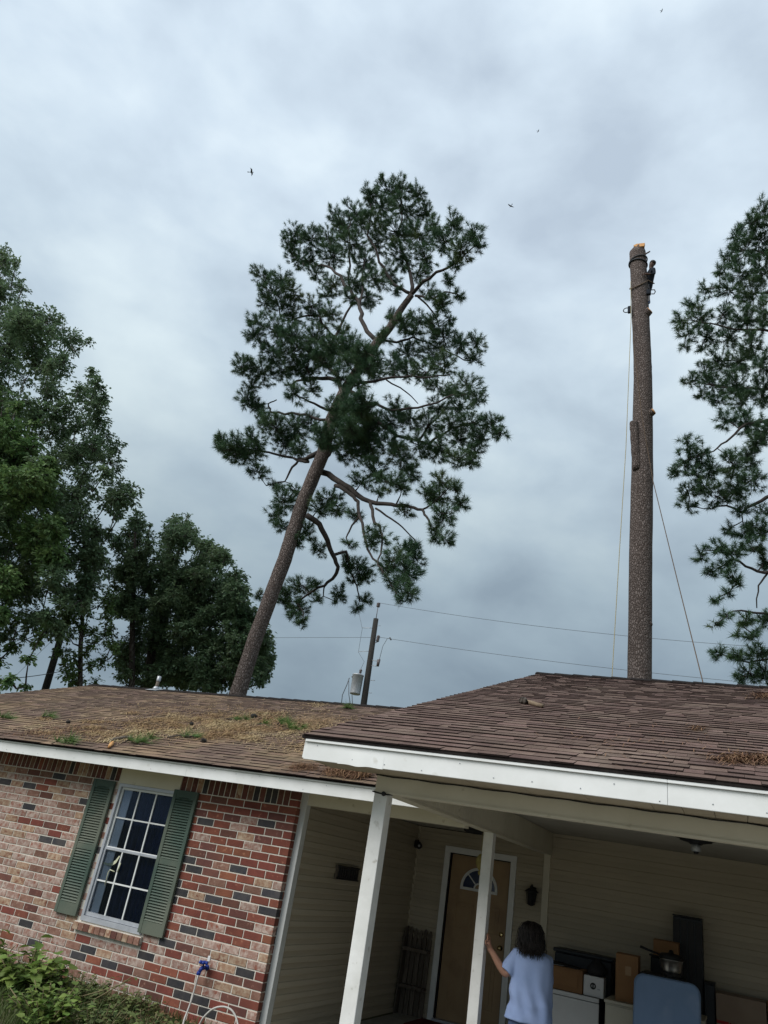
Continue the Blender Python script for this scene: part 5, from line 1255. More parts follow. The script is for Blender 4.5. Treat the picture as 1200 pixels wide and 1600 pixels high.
def ring(c, r0, r1, y, mb, a0=0, a1=6.2832, n=28):
    for i in range(n):
        t0, t1 = lerp(a0, a1, i/n), lerp(a0, a1, (i+1)/n)
        mb.prism([(c.x+r0*math.cos(t0), y, c.z+r0*math.sin(t0)), (c.x+r1*math.cos(t0), y, c.z+r1*math.sin(t0)), (c.x+r1*math.cos(t1), y, c.z+r1*math.sin(t1)), (c.x+r0*math.cos(t1), y, c.z+r0*math.sin(t1))], (0, -0.0012, 0))
ring(em, 0.018, 0.034, 10.4388, q); q.prism([(em.x-0.008, 10.4388, em.z-0.030), (em.x+0.008, 10.4388, em.z-0.030), (em.x+0.008, 10.4388, em.z+0.030), (em.x-0.008, 10.4388, em.z+0.030)], (0, -0.0018, 0))
q.build('emblem', M['black'], wc, fix=True)
q = MB(); q.box(-1.575, -1.545, 10.4375, 10.4388, -0.905, -0.893); q.build('print', M['galv'], wc)
bg_ = MB(); bg_.lathe((-1.60, 10.56, -0.770), (0,0,1), [(0.10,0),(0.125,0.03),(0.12,0.08),(0.085,0.12),(0.05,0.14),(0.04,0.17)], 18, sx=1.0, sy=0.7)
rb2 = random.Random(5)
for i in range(len(bg_.v)): bg_.v[i] += V((rb2.uniform(-.008,.008), rb2.uniform(-.008,.008), rb2.uniform(-.004,.008)))
tag(bg_.build('plastic_bag', M['rubber']), 'crumpled black bag on top of the small white box', 'bag')
tt_ = thing('storage_tote', 'long dark lidded tote behind the wide cardboard box', 'storage tote', V((-1.8, 11.0, az)))
MB().box(-2.16, -1.47, 10.80, 11.13, az+0.002, -0.62, bev=0.015).build('tub', M['tote'], tt_); MB().box(-2.18, -1.45, 10.785, 11.145, -0.618, -0.575, bev=0.012).build('lid', M['tote'], tt_)
# cream drawer cabinet and what stands on it
cc = thing('drawer_cabinet', 'cream drawer cabinet standing between the appliance and the blue mat', 'cabinet', V((-1.0, 10.4, FL)))
kx0, kx1, ky0, ky1, kz = -1.44, -0.42, 10.12, 10.75, -0.945
MB().box(kx0, kx1, ky0+0.02, ky1, FL, kz-0.032, bev=0.004).build('carcass', M['creamcab'], cc)
MB().box(kx0-0.01, kx1+0.01, ky0-0.005, ky1, kz-0.030, kz, bev=0.005).build('top', M['creamcab'], cc)
for i in range(4):
    za = kz-0.045-0.215*(i+1); 
    dr = MB().box(kx0+0.01, kx1-0.01, ky0, ky0+0.018, za+0.008, za+0.212, bev=0.004).build('drawer', M['creamcab'], cc)
    MB().lathe(((kx0+kx1)/2, ky0, za+0.11), (0,-1,0), [(0.010,0),(0.008,0.015),(0.017,0.022),(0.012,0.032)], 10).build('knob', M['brass'], dr)
tb_ = carton('cardboard_box', 'tall narrow cardboard box with a square of tape on the cream cabinet', -1.345, -1.10, 10.22, 10.46, kz+0.002, -0.475, tape=False)
MB().box(-1.24, -1.175, 10.2175, 10.2192, -0.68, -0.59).build('tape', M['tape'], tb_)
cr2 = thing('dark_crate', 'dark plastic crate on the cream cabinet behind the blue mat', 'crate', V((-0.8, 10.4, kz)))
MB().box(-1.06, -0.62, 10.18, 10.62, kz+0.002, -0.64, bev=0.012).build('tub', M['tote'], cr2); MB().box(-1.075, -0.605, 10.165, 10.635, -0.638, -0.612, bev=0.008).build('rim', M['tote'], cr2)
pc = atY(1049, 1526, 10.32); pz0 = -0.611
pot = thing('steel_pot', 'shiny stainless pot with flared sides on the dark crate behind the blue mat', 'pot', V((pc.x, 10.32, pz0)))
MB().lathe((pc.x, 10.32, pz0), (0,0,1), [(0.0,0),(0.085,0.001),(0.095,0.008),(0.108,0.08),(0.124,0.165),(0.132,0.168),(0.128,0.172),(0.118,0.165),(0.10,0.03),(0.0,0.02)], 32).build('body', M['steel'], pot)
MB().lathe((pc.x, 10.32, pz0+0.172), (0,0,1), [(0.130,0),(0.128,0.035),(0.105,0.055),(0.03,0.062),(0.022,0.09),(0.0,0.095)], 24).build('lid', M['black'], pot)  # black cap stands in for the dark inside; this pot has no lid
MB().tube([(pc.x-0.12,10.32,pz0+0.20), (pc.x-0.20,10.30,pz0+0.215), (pc.x-0.33,10.27,pz0+0.245)], [0.010,0.011,0.014], 8).build('handle', M['black'], pot)
bb = carton('small_brown_box', 'small brown box standing behind the steel pot', -0.98, -0.70, 10.68, 10.95, -0.44, -0.275, tape=False)
q = thing('plastic_bin', 'black bin under the small brown box at the back wall', 'bin', V((-0.84, 10.82, FL)))
MB().box(-1.02, -0.66, 10.70 if False else 10.765, 10.98, FL, -0.462, bev=0.015).build('tub', M['black'], q); MB().box(-1.035, -0.645, 10.755, 10.99, -0.460, -0.442, bev=0.006).build('lid', M['black'], q)
# tall dark box against the wall, a lower one beside it
tl_ = thing('tall_dark_box', 'tall dark upright box against the carport back wall', 'box', V((-0.6, 11.05, FL)))
MB().box(-0.775, -0.445, 10.92, 11.20, FL, 0.012, bev=0.01).build('carton', M['tote'], tl_)
for i in range(4): MB().box(-0.765+i*0.08, -0.70+i*0.08, 10.912, 10.919, FL+0.05, -0.02, bev=0.002).build('rib', M['black'], tl_)
MB().box(-0.78, -0.44, 10.905, 11.205, 0.013, 0.03, bev=0.004).build('lid', M['black'], tl_)
lo_ = thing('low_dark_box', 'lower dark box standing right of the tall dark one', 'box', V((-0.38, 11.0, FL)))
MB().box(-0.438, -0.325, 10.85, 11.18, FL, -0.64, bev=0.008).build('carton', M['tote'], lo_); MB().box(-0.440, -0.322, 10.845, 11.185, -0.639, -0.62, bev=0.004).build('lid', M['black'], lo_)
cg = carton('cardboard_box', 'big pale cardboard box with red print at the bottom right corner', -0.315, 0.20, 10.80, 11.18, -1.45, -0.70, tape=False, mat=M.setdefault('cardpale', pmat('pale_carton', (0.33,0.25,0.19), (0.29,0.215,0.165), 4, 0.85)))
M['redprint'] = pmat('red_print', (0.42,0.02,0.025), (0.34,0.015,0.02), 20, 0.6)
q = MB(); yz = 10.7985
def stroke(pts, w=0.016):
    for a, b in zip(pts[:-1], pts[1:]):
        a, b = V((a[0], yz, a[1])), V((b[0], yz, b[1])); d = (b-a); ln = d.length; d.normalize(); n_ = V((-d.z, 0, d.x))*w*0.5
        q.prism([a-n_-d*w*.4, b-n_+d*w*.4, b+n_+d*w*.4, a+n_-d*w*.4], (0, -0.0012, 0))
# tops of cropped red lettering: shapes only as far as the photo shows them
zt = -0.975
stroke([(-0.30,zt-0.004),(-0.20,zt-0.004)], 0.03); stroke([(-0.19,zt-0.09),(-0.17,zt),(-0.15,zt-0.09)]); stroke([(-0.13,zt-0.09),(-0.13,zt),(-0.09,zt-0.01),(-0.09,zt-0.04),(-0.13,zt-0.05)]); stroke([(-0.06,zt-0.09),(-0.04,zt),(-0.02,zt-0.09)])
ring(V((0.04,yz,zt-0.04)), 0.022, 0.040, yz, q); stroke([(0.09,zt-0.09),(0.09,zt-0.005)]); ring(V((0.13,yz,zt-0.045)), 0.02, 0.036, yz, q, 0.3, 2.9)
q.build('red_print', M['redprint'], cg, fix=True)
st2 = thing('plastic_bin', 'dark bin under the big pale cardboard box', 'bin', V((-0.06, 11.0, FL)))
MB().box(-0.30, 0.19, 10.82, 11.17, FL, -1.475, bev=0.012).build('tub', M['tote'], st2); MB().box(-0.31, 0.20, 10.81, 11.18, -1.474, -1.452, bev=0.006).build('lid', M['tote'], st2)
c3_ = carton('cardboard_box', 'dark brown cardboard box cut off by the right edge of the photo', 0.215, 0.60, 10.84, 11.18, FL, -0.70)
# blue padded mat with rounded corners leaning on the cabinet
bw0, bw1 = -1.085, -0.425; tm = thing('padded_mat', 'blue padded mat with rounded top corners leaning in front of the cream cabinet', 'mat', V((-0.75, 9.45, FL)))
def rr_poly(x0, x1, z0, z1, r, n=7):
    P = []
    for cx, cz, a0 in ((x1-r, z0+r, -90), (x1-r, z1-r, 0), (x0+r, z1-r, 90), (x0+r, z0+r, 180)):
        for i in range(n+1):
            a = math.radians(a0+90*i/n); P.append((cx+r*math.cos(a), cz+r*math.sin(a)))
    return P
H_ = 1.31; ctr = V(((bw0+bw1)/2, 0, H_/2))
def mat_solid(name, d0, d1, inset, mt, r):
    m_ = MB(); layers = []
    for (t, ins_) in ((0.0, 0.02), (0.12, 0.006), (0.3, 0), (0.7, 0), (0.88, 0.006), (1.0, 0.02)):
        P = rr_poly(bw0+inset+ins_, bw1-inset-ins_, inset+ins_, H_-inset-ins_, r)
        layers.append([V((x, lerp(d0, d1, t), z)) for x, z in P])
    n_ = len(layers[0]); vs = [p for l_ in layers for p in l_]
    fs = [(i*n_+j, i*n_+(j+1) % n_, (i+1)*n_+(j+1) % n_, (i+1)*n_+j) for i in range(len(layers)-1) for j in range(n_)]
    m_.add(vs, fs, 0, True); m_.add(layers[0], [tuple(reversed(range(n_)))], 0, False); m_.add(layers[-1], [tuple(range(n_))], 0, False)
    ang = math.radians(12); yb_ = 9.42
    def tr(p):
        z = p.z; y = p.y; bulge = 0.012*max(0, 1-((p.x-ctr.x)/0.33)**2)*max(0, 1-((z-0.65)/0.65)**2) if y <= 0 else 0
        y -= bulge; sl_ = 0.055*(p.x-ctr.x)
        return V((p.x, yb_+y*math.cos(ang)+z*math.sin(ang), FL+0.003+z*math.cos(ang)-y*math.sin(ang)-0.0))
    m_.map(tr); return m_.build(name, mt, tm, fix=True)
mat_solid('cushion', 0.0, 0.07, 0.0, M['bluemat'], 0.10)
mat_solid('backing', 0.071, 0.085, 0.01, M['tote'], 0.09)

# ================================================================== tap, hose
tp_ = atY(318, 1512, D-0.06)
tap = thing('garden_tap', 'bright blue garden tap on the brick wall right of the window', 'tap', V((tp_.x, D, tp_.z)))
q = MB(); q.lathe((tp_.x, D+0.004, tp_.z), (0,-1,0), [(0.028,0),(0.028,0.006),(0.012,0.01),(0.012,0.05)], 12); q.tube([(tp_.x, D-0.05, tp_.z), (tp_.x, D-0.09, tp_.z-0.005), (tp_.x-0.01, D-0.105, tp_.z-0.04)], [0.020,0.021,0.017], 10); q.build('spout', M['tapblue'], tap)
q = MB(); hcx = V((tp_.x+0.004, D-0.075, tp_.z+0.035)); q.tube([hcx-V((0,0,0.03)), hcx+V((0,-0.01,0.012))], 0.008, 8)
for i in range(6):
    a = i*math.pi/3; q.lathe(hcx+V((math.cos(a)*0.036, math.sin(a)*0.036-0.01, 0.014)), (0,-0.3,1), [(0.016,-0.010),(0.018,0),(0.013,0.010),(0.0,0.012)], 8)
q.lathe(hcx+V((0,-0.01,0.008)), (0,-0.3,1), [(0.036,0),(0.038,0.008),(0.028,0.014),(0.0,0.016)], 14); q.build('handle', M['tapblue'], tap)
q = MB(); q.lathe((tp_.x-0.01, D-0.105, tp_.z-0.035), (-0.1,-0.1,-1), [(0.020,0),(0.022,0.01),(0.022,0.03),(0.016,0.035)], 10); q.build('hose_coupling', M['tapblue'], tap)
MB().box(tp_.x-0.012, tp_.x+0.020, D-0.008, D+0.004, tp_.z+0.055, tp_.z+0.105, bev=0.003).build('wall_tag', M['appl'], tap)
hs_ = [V((tp_.x-0.012, D-0.108, tp_.z-0.06)), atY(308, 1530, D-0.13), atY(299, 1563, D-0.16), atY(289, 1590, D-0.22), atY(280, 1612, D-0.35)]
hs_ += [V((hs_[-1].x-0.05, hs_[-1].y-0.2, -1.70)), V((hs_[-1].x+0.15, hs_[-1].y-0.3, -1.70))]
lp_ = [atY(306, 1606, D-0.45), atY(318, 1590, D-0.45), atY(332, 1577, D-0.45), atY(347, 1573, D-0.43), atY(360, 1577, D-0.42), atY(368, 1588, D-0.42), atY(372, 1604, D-0.44), atY(373, 1625, D-0.5)]
def smooth(P, n=6):
    out = []
    for i in range(len(P)-1):
        p0, p1, p2, p3 = P[max(i-1,0)], P[i], P[i+1], P[min(i+2, len(P)-1)]
        for j in range(n):
            t = j/n; out.append(0.5*((2*p1)+(p2-p0)*t+(2*p0-5*p1+4*p2-p3)*t*t+(3*p1-p0-3*p2+p3)*t**3))
    out.append(P[-1]); return out
hz = lp_[-1]
tag(MB().tube(smooth(hs_+lp_+[V((hz.x+0.1, hz.y-0.3, -1.71)), V((hz.x-0.4, hz.y-0.6, -1.71))]), 0.0095, 8).build('garden_hose', M['hose']), 'pale garden hose hanging from the blue tap and looping by the wall', 'hose')
# ================================================================== plants at the foot of the wall
rp = random.Random(31)
def leaf_blade(m_, o_, d, up_, l_, w, curl=0.25, n=3, heart=False):
    d = V(d).normalized(); sd = d.cross(V(up_))
    if sd.length < 1e-3: return
    sd.normalize(); nr = sd.cross(d); L_, C_, R_ = [], [], []
    prof = [0.0, 0.75, 1.0, 0.55, 0.0] if not heart else [0.25, 1.0, 0.92, 0.5, 0.0]
    for i, pw in enumerate(prof):
        t = i/(len(prof)-1); c = o_+d*l_*t-nr*curl*l_*t*t*-1*-1
        c = o_+d*l_*t-V((0,0,1))*curl*l_*t*t; C_.append(c); L_.append(c+sd*w*pw+nr*w*pw*0.22); R_.append(c-sd*w*pw+nr*w*pw*0.22)
    b0 = len(m_.v); k = len(prof); m_.v += L_+C_+R_
    for i in range(k-1):
        m_.f += [[b0+i, b0+i+1, b0+k+i+1, b0+k+i], [b0+k+i, b0+k+i+1, b0+2*k+i+1, b0+2*k+i]]; m_.m += [0, 0]; m_.sm += [True, True]
def shrub(name, label, c, hgt, rad, nst, lsz, mat, seed, heart=True, lpn=7):
    r2 = random.Random(seed); root = thing(name, label, 'shrub', V(c)); sm = MB(); lm = MB()
    for i in range(nst):
        a = r2.uniform(0, 6.283); rr_ = rad*math.sqrt(r2.random()); tip = V(c)+V((math.cos(a)*rr_, math.sin(a)*rr_*0.7, hgt*r2.uniform(0.45, 1.0)*(1-0.35*rr_/rad)))
        if tip.y > D-0.10: tip.y = D-0.10
        b = V(c)+V((math.cos(a)*rr_*0.25, math.sin(a)*rr_*0.2, 0)); P = [b, b.lerp(tip, 0.5)+V((0,0,0.08*hgt)), tip]
        sm.tube(P, [0.009, 0.007, 0.004], 5)
        for j in range(lpn):
            t = 0.35+0.65*j/(lpn-1); o_ = P[0].lerp(P[2], t)+V((0,0,0.05*hgt*math.sin(t*3))); an = r2.uniform(0, 6.283)
            leaf_blade(lm, o_, (math.cos(an), math.sin(an), r2.uniform(-0.15, 0.5)), (r2.gauss(0,.25), r2.gauss(0,.25), 1), lsz*r2.uniform(0.65, 1.25), lsz*r2.uniform(0.32, 0.46), r2.uniform(0.1, 0.5), heart=heart)
    lm.v = [V((p.x, min(p.y, D-0.03), p.z)) for p in lm.v]
    sm.build('stems', M['stem'], root, kind='stuff'); lm.build('foliage', mat, root, kind='stuff'); return root
s1 = atY(22, 1580, 6.75); shrub('broadleaf_shrub', 'broad leaved lime green shrub in the bottom left corner', (s1.x, 6.75, -1.74), 0.54, 0.50, 40, 0.13, M['leafbush'], 1)
s2 = atY(-70, 1560, 6.9); shrub('broadleaf_shrub', 'broad leaved shrub against the bricks at the left edge of the frame', (s2.x, 6.9, -1.74), 0.62, 0.5, 34, 0.13, M['leafbush'], 2)
s3 = atY(110, 1590, 7.0); shrub('weedy_shrub', 'low weedy shrub with small leaves beside the lime green shrub', (s3.x, 7.0, -1.74), 0.33, 0.55, 44, 0.065, M['leafbush2'], 3, heart=False, lpn=12)
s4 = atY(190, 1600, 7.15); shrub('weedy_shrub', 'thin weedy shrub under the window in front of the bricks', (s4.x, 7.15, -1.74), 0.28, 0.45, 26, 0.05, M['leafbush2'], 4, heart=False, lpn=11)
for k_, (px_, py_, yy_, hh_, sd_n, lab_) in enumerate((
 (60,1630,6.0,0.46,11,'bright weeds at the very bottom edge in front of the broad leaved shrub'), (150,1630,6.15,0.34,12,'low tangled weeds at the bottom edge under the window'), (225,1622,6.5,0.30,13,'small sparse weed by the hose at the bottom edge'))):
    c_ = atY(px_, py_, yy_); shrub('weed_clump', lab_, (c_.x, yy_, -1.74), hh_, 0.45, 46 if k_ < 2 else 24, 0.075-0.012*k_, M['leafbush'] if k_ == 0 else M['leafbush2'], sd_n, heart=(k_ == 0), lpn=10)
# arching dry stems
vr = thing('arching_vine', 'long arching dry stems leaning over the weeds under the window', 'vine', V((s3.x, 6.9, -1.72)))
for i, pts in enumerate([((20,1590),(60,1566),(130,1556),(196,1536)), ((100,1575),(140,1565),(185,1540),(205,1527)), ((-5,1500),(12,1490),(24,1477)), ((60,1600),(120,1570),(170,1578),(200,1558)), ((0,1552),(25,1535),(48,1522))]):
    P = smooth([atY(x, y, 6.75+0.05*i) for x, y in pts], 5); q = MB().tube(P, [lerp(0.009, 0.004, k/(len(P)-1)) for k in range(len(P))], 5); q.build('stem', M['stem'], vr)
lv = MB()
for i in range(70):
    x, y = rp.uniform(60, 215), rp.uniform(1525, 1585); o_ = atY(x, y, 6.9+rp.uniform(0, 0.35)); an = rp.uniform(0, 6.28)
    leaf_blade(lv, o_, (math.cos(an), math.sin(an)*0.5, rp.uniform(-.2,.6)), (0,0,1), rp.uniform(0.04,0.09), rp.uniform(0.012,0.022), 0.3)
lv.build('foliage', M['leafbush2'], vr, kind='stuff')
# grass and litter along the wall: nobody could count it
gm = MB()
for i in range(9000):
    x = rp.uniform(-9.0, -4.6); y = rp.uniform(5.6, D-0.03); z = gh(x, y); h = rp.uniform(0.05, 0.17)*(1.15 if x < -5.4 else 0.7); a = rp.uniform(0, 6.283); w = 0.004
    lean = V((math.cos(a), math.sin(a), 0))*h*rp.uniform(0.1, 0.8); sd = V((-math.sin(a), math.cos(a), 0))*w; o_ = V((x, y, z-0.01))
    b0 = len(gm.v); gm.v += [o_-sd, o_+sd, o_+lean*0.45+V((0,0,h*0.6))+sd*0.7, o_+lean*0.45+V((0,0,h*0.6))-sd*0.7, o_+lean+V((0,0,h))]
    gm.f += [[b0, b0+1, b0+2, b0+3], [b0+3, b0+2, b0+4]]; gm.m += [0, 0]; gm.sm += [False, False]
gm.v = [V((p.x, min(p.y, D-0.01), p.z)) for p in gm.v]
gm.build('grass', M['grass'], None, V((-6.5, 6.5, -1.7)), kind='stuff')
# brown leaf litter
lm2 = MB()
for i in range(500):
    x = rp.uniform(-6.4, -4.6); y = rp.uniform(6.6, D-0.05); o_ = V((x, y, gh(x, y)+0.015+rp.uniform(0, 0.03))); a = rp.uniform(0, 6.28)
    leaf_blade(lm2, o_, (math.cos(a), math.sin(a), rp.uniform(-.2,.3)), (rp.gauss(0,.4), rp.gauss(0,.4), 1), rp.uniform(0.03,0.07), rp.uniform(0.012,0.022), 0.2)
lm2.build('leaf_litter', M['straworange'], None, V((-5.5, 7.0, -1.7)), kind='stuff')

# ================================================================== debris on the roofs
rd_ = random.Random(77)
def needles(name, spots, mat, n, lift=0.012, ln=(0.10, 0.20), w=0.0022, second=False):
    m_ = MB(); y0, z0, sl = (CEY, CEZ, CSL) if second else (EY, EZ, SL); tot = sum(s[4] for s in spots)
    for (px, py, rx, ry, wt, pile) in spots:
        for i in range(int(n*wt/tot)):
            p = onplane(px+rd_.gauss(0, rx*0.5), py+rd_.gauss(0, ry*0.5), y0, z0+lift, sl)
            if second: p = tilt(p)
            if p.y > (CRY if second else RY)-0.05 or p.y < y0+0.02 or p.x < (CX0 if second else RX0)+0.02: continue
            if not second and p.x > -2.5: continue
            a = rd_.uniform(0, 3.1416); l_ = rd_.uniform(*ln); d = V((math.cos(a), math.sin(a), math.sin(a)*sl)).normalized()
            h = abs(rd_.gauss(0, pile)) if pile else rd_.uniform(0, 0.006)
            p = p+V((0,0,h)); sd = V((-d.y, d.x, 0)).normalized()*w; kink = V((0,0,rd_.uniform(0, 0.012+pile*0.6)))
            m_.add([p-d*l_*0.5-sd, p-d*l_*0.5+sd, p+kink+sd, p+kink-sd, p+d*l_*0.5], [(0,1,2,3), (3,2,4)])
    return m_.build(name, mat, None, V((-6, 9, 1.2)), kind='stuff')
_rd = random.Random(9)
needles('pine_straw', [(max(40, _rd.gauss(320,120)), 1134+_rd.gauss(0,12)+_rd.uniform(-8,8), _rd.uniform(8,40), _rd.uniform(1.5,5), _rd.uniform(0.15,0.6), _rd.uniform(0.003,0.012)) for _ in range(70)]+[(330,1130,150,22,5,0.004), (250,1140,110,20,3,0.004), (430,1140,80,22,4,0.006), (490,1132,50,10,2,0.004), (380,1118,160,12,2.5,0.004), (110,1140,110,14,1.2,0.003), (300,1105,200,12,1.5,0.003), (190,1150,60,8,1.2,0.004), (470,1165,60,18,1.2,0.003)], M['straw'], 21000)
needles('fallen_needles', [(556,1210,22,6,5,0.022), (530,1206,26,7,3,0.012), (475,1198,24,6,1.5,0.006), (130,1138,60,9,1.6,0.004), (60,1146,60,8,1,0.004), (215,1150,40,6,1,0.004)], M['straworange'], 3600, 0.014)
needles('roof_needles', [(1160,1178,50,8,4,0.003), (1195,1083,26,6,2.5,0.004), (1090,1134,14,4,0.5,0.003), (1000,1150,160,40,1.3,0.001), (1200,1180,20,8,1.5,0.006)], M['straworange'], 1500, 0.013, second=True)
def sprig(px, py, size, seed, label, n=44, dry=False):
    r2 = random.Random(seed); c = onplane(px, py, EY, EZ+0.02, SL); t = thing('pine_sprig', label, 'pine sprig', c, 'green pine sprigs fallen on the main roof')
    st_ = MB(); nd = MB(); a0 = r2.uniform(-0.5, 0.5); d0 = V((math.cos(a0), math.sin(a0)*0.5, 0.12))
    for k in range(max(3, int(size*16))):
        d = (d0+V((r2.gauss(0,.5), r2.gauss(0,.5), r2.uniform(0,.5)))).normalized(); o_ = c+V((r2.uniform(-1,1)*size*0.55, r2.uniform(-1,1)*size*0.35, r2.uniform(0.0,0.03)))
        o_.z = EZ+SL*(o_.y-EY)+0.02+r2.uniform(0, size*0.14)
        st_.tube([o_-d*0.12, o_], [0.007, 0.005], 5)
        for j in range(n):
            nv = (d+V((r2.gauss(0,.8), r2.gauss(0,.8), r2.gauss(0.1,.55)))).normalized(); wv = nv.cross(V((r2.uniform(-1,1), r2.uniform(-1,1), r2.uniform(-1,1)))).normalized()*0.0035
            tip = o_+nv*r2.uniform(0.12, 0.2); tip.z = max(tip.z, EZ+SL*(tip.y-EY)+0.012)
            nd.add([o_-wv, o_+wv, tip], [(0,1,2)])
    st_.build('twig', M['limb'], t, kind='stuff'); nd.build('needles', M['sprig'], t, kind='stuff')
M['sprig'] = pmat('sprig_needles', (0.095,0.18,0.050), (0.14,0.22,0.065), 3, 0.6, rnd=0.3, trans=0.2)
for i, (px, py, sz, lb_) in enumerate([
 (440,1137,0.55,'largest green pine sprig lying in the tan straw near the carport roof'), (209,1159,0.42,'flat green pine sprig just above the gutter line over the window'),
 (108,1160,0.26,'small green sprig at the roof edge above the left shutter'), (76,1121,0.20,'small green sprig high on the left part of the main roof'),
 (373,1125,0.22,'thin green sprig up the slope left of the largest sprig'), (303,1152,0.24,'small sprig low on the slope below a brown cone'),
 (2,1122,0.2,'green sprig at the very left edge of the main roof'), (543,1107,0.14,'tiny green sprig near the ridge close to the utility pole')]):
    sprig(px, py, sz, 100+i, lb_)
def cone(px, py, s, label):
    c = onplane(px, py, EY, EZ+0.03, SL); t = thing('pine_cone', label, 'pine cone', c, 'pine cones lying on the main roof'); q = MB(); r2 = random.Random(int(px))
    a = r2.uniform(0, 6.28); axd = V((math.cos(a), math.sin(a)*0.6, 0.25)).normalized()
    q.lathe(c-axd*s*0.5, axd, [(0.1*s,0),(0.36*s,0.12*s),(0.42*s,0.35*s),(0.30*s,0.7*s),(0.06*s,1.0*s)], 10); q.build('core', M['polewood'], t)
    sc_ = MB(); b1_ = axd.orthogonal().normalized(); b2_ = axd.cross(b1_)
    for k in range(40):
        h = k/40; ph = k*2.4; rr_ = s*(0.40-0.28*abs(h-0.35)); o_ = c-axd*s*0.5+axd*h*s; rd2 = b1_*math.cos(ph)+b2_*math.sin(ph); tt2 = axd.cross(rd2)
        p = o_+rd2*rr_; sc_.add([p-tt2*0.09*s, p+tt2*0.09*s, p+rd2*0.14*s+axd*0.06*s], [(0,1,2)])
    sc_.build('scales', M['limb'], t, kind='stuff')
for px, py, s, lb_ in ((397,1119,0.11,'brown cone upslope of the largest green sprig'), (299,1131,0.07,'brown cone in the middle of the straw covered slope'), (107,1128,0.07,'brown cone on the left part of the roof slope'), (112,1155,0.07,'dark cone touching the sprig above the left shutter'), (318,1157,0.08,'dark cone low on the slope right of the window')): cone(px, py, s, lb_)
# grey bark strips, a yellow wood chip, and the stick on the carport roof
def barkpiece(name, label, pts, r_, mat, second=False, cat='bark strip'):
    y0, z0, sl = (CEY, CEZ, CSL) if second else (EY, EZ, SL)
    P = [onplane(x, y, y0, z0+0.03, sl) for x, y in pts]; P = [tilt(p) for p in P] if second else P
    P = smooth(P, 4); k = len(P); q = MB().tube(P, [r_*(0.5+0.5*math.sin(math.pi*(0.15+0.7*i/(k-1)))) for i in range(k)], 7); r2 = random.Random(len(label))
    for i in range(len(q.v)): q.v[i] += V((r2.uniform(-1,1), r2.uniform(-1,1), r2.uniform(-1,1)))*r_*0.25
    tag(q.build(name, mat), label, cat)
barkpiece('bark_strip', 'grey strip of bark lying beside the sprig above the window', [(172,1157),(186,1154),(198,1152),(207,1153)], 0.024, M['oldwood'])
barkpiece('bark_strip', 'long grey bark strip across the straw on the lower slope', [(262,1152),(280,1149),(292,1150)], 0.010, M['oldwood'])
barkpiece('wood_chip', 'pale yellow wood chip standing near the roof edge over the shutter', [(170,1167),(174,1163),(176,1160)], 0.022, M['cutwood'], cat='wood chip')
barkpiece('bark_piece', 'curled dark bark piece on the carport roof near the ridge', [(814,1094),(818,1095),(822,1097)], 0.038, M['bark2'], True)
barkpiece('broken_branch', 'pale broken branch lying on the carport roof below the ridge', [(820,1095),(832,1098),(848,1102)], 0.024, M['cutwood2'] if 'cutwood2' in M else M.setdefault('cutwood2', pmat('dull_wood', (0.22,0.165,0.11), (0.15,0.115,0.08), 12, 0.9)), True, 'branch')
# birds
def bird(px, py, dist, s, label, roll):
    c = ray(px, py).normalized()*dist; t = thing('bird', label, 'bird', c, 'birds flying under the clouds'); fwd_ = (RIGHT*math.cos(roll)+V((0,0.4,0))*math.sin(roll)).normalized()
    side = fwd_.cross(V((0,0,1))).normalized(); up_ = side.cross(fwd_)
    MB().lathe(c-fwd_*s*0.5, fwd_, [(0.01*s,0),(0.07*s,0.2*s),(0.09*s,0.5*s),(0.06*s,0.8*s),(0.05*s,0.9*s),(0.0,1.0*s)], 8).build('body', M['black'], t)
    for k in (-1, 1):
        w = MB(); r0_ = c+side*k*0.06*s; el = c+side*k*0.55*s+up_*0.18*s+fwd_*0.08*s; tip = c+side*k*1.05*s+up_*0.05*s-fwd_*0.15*s
        w.prism([r0_+fwd_*0.18*s, el+fwd_*0.12*s, tip, el-fwd_*0.18*s, r0_-fwd_*0.16*s], up_*0.02*s); w.build('wing', M['black'], t, fix=True)
    w = MB(); w.prism([c-fwd_*0.42*s+side*0.05*s, c-fwd_*0.8*s+side*0.13*s, c-fwd_*0.8*s-side*0.13*s, c-fwd_*0.42*s-side*0.05*s], up_*0.015*s); w.build('tail', M['black'], t, fix=True)
bird(393,269,70,0.42,'bird with spread wings left of the leaning pine top',0.1); bird(798,322,80,0.36,'small bird between the leaning pine and the bare trunk',1.9); bird(841,205,120,0.3,'tiny bird speck high above the bare trunk',0.6); bird(1034,17,120,0.3,'tiny bird speck at the top right of the sky',0.3)

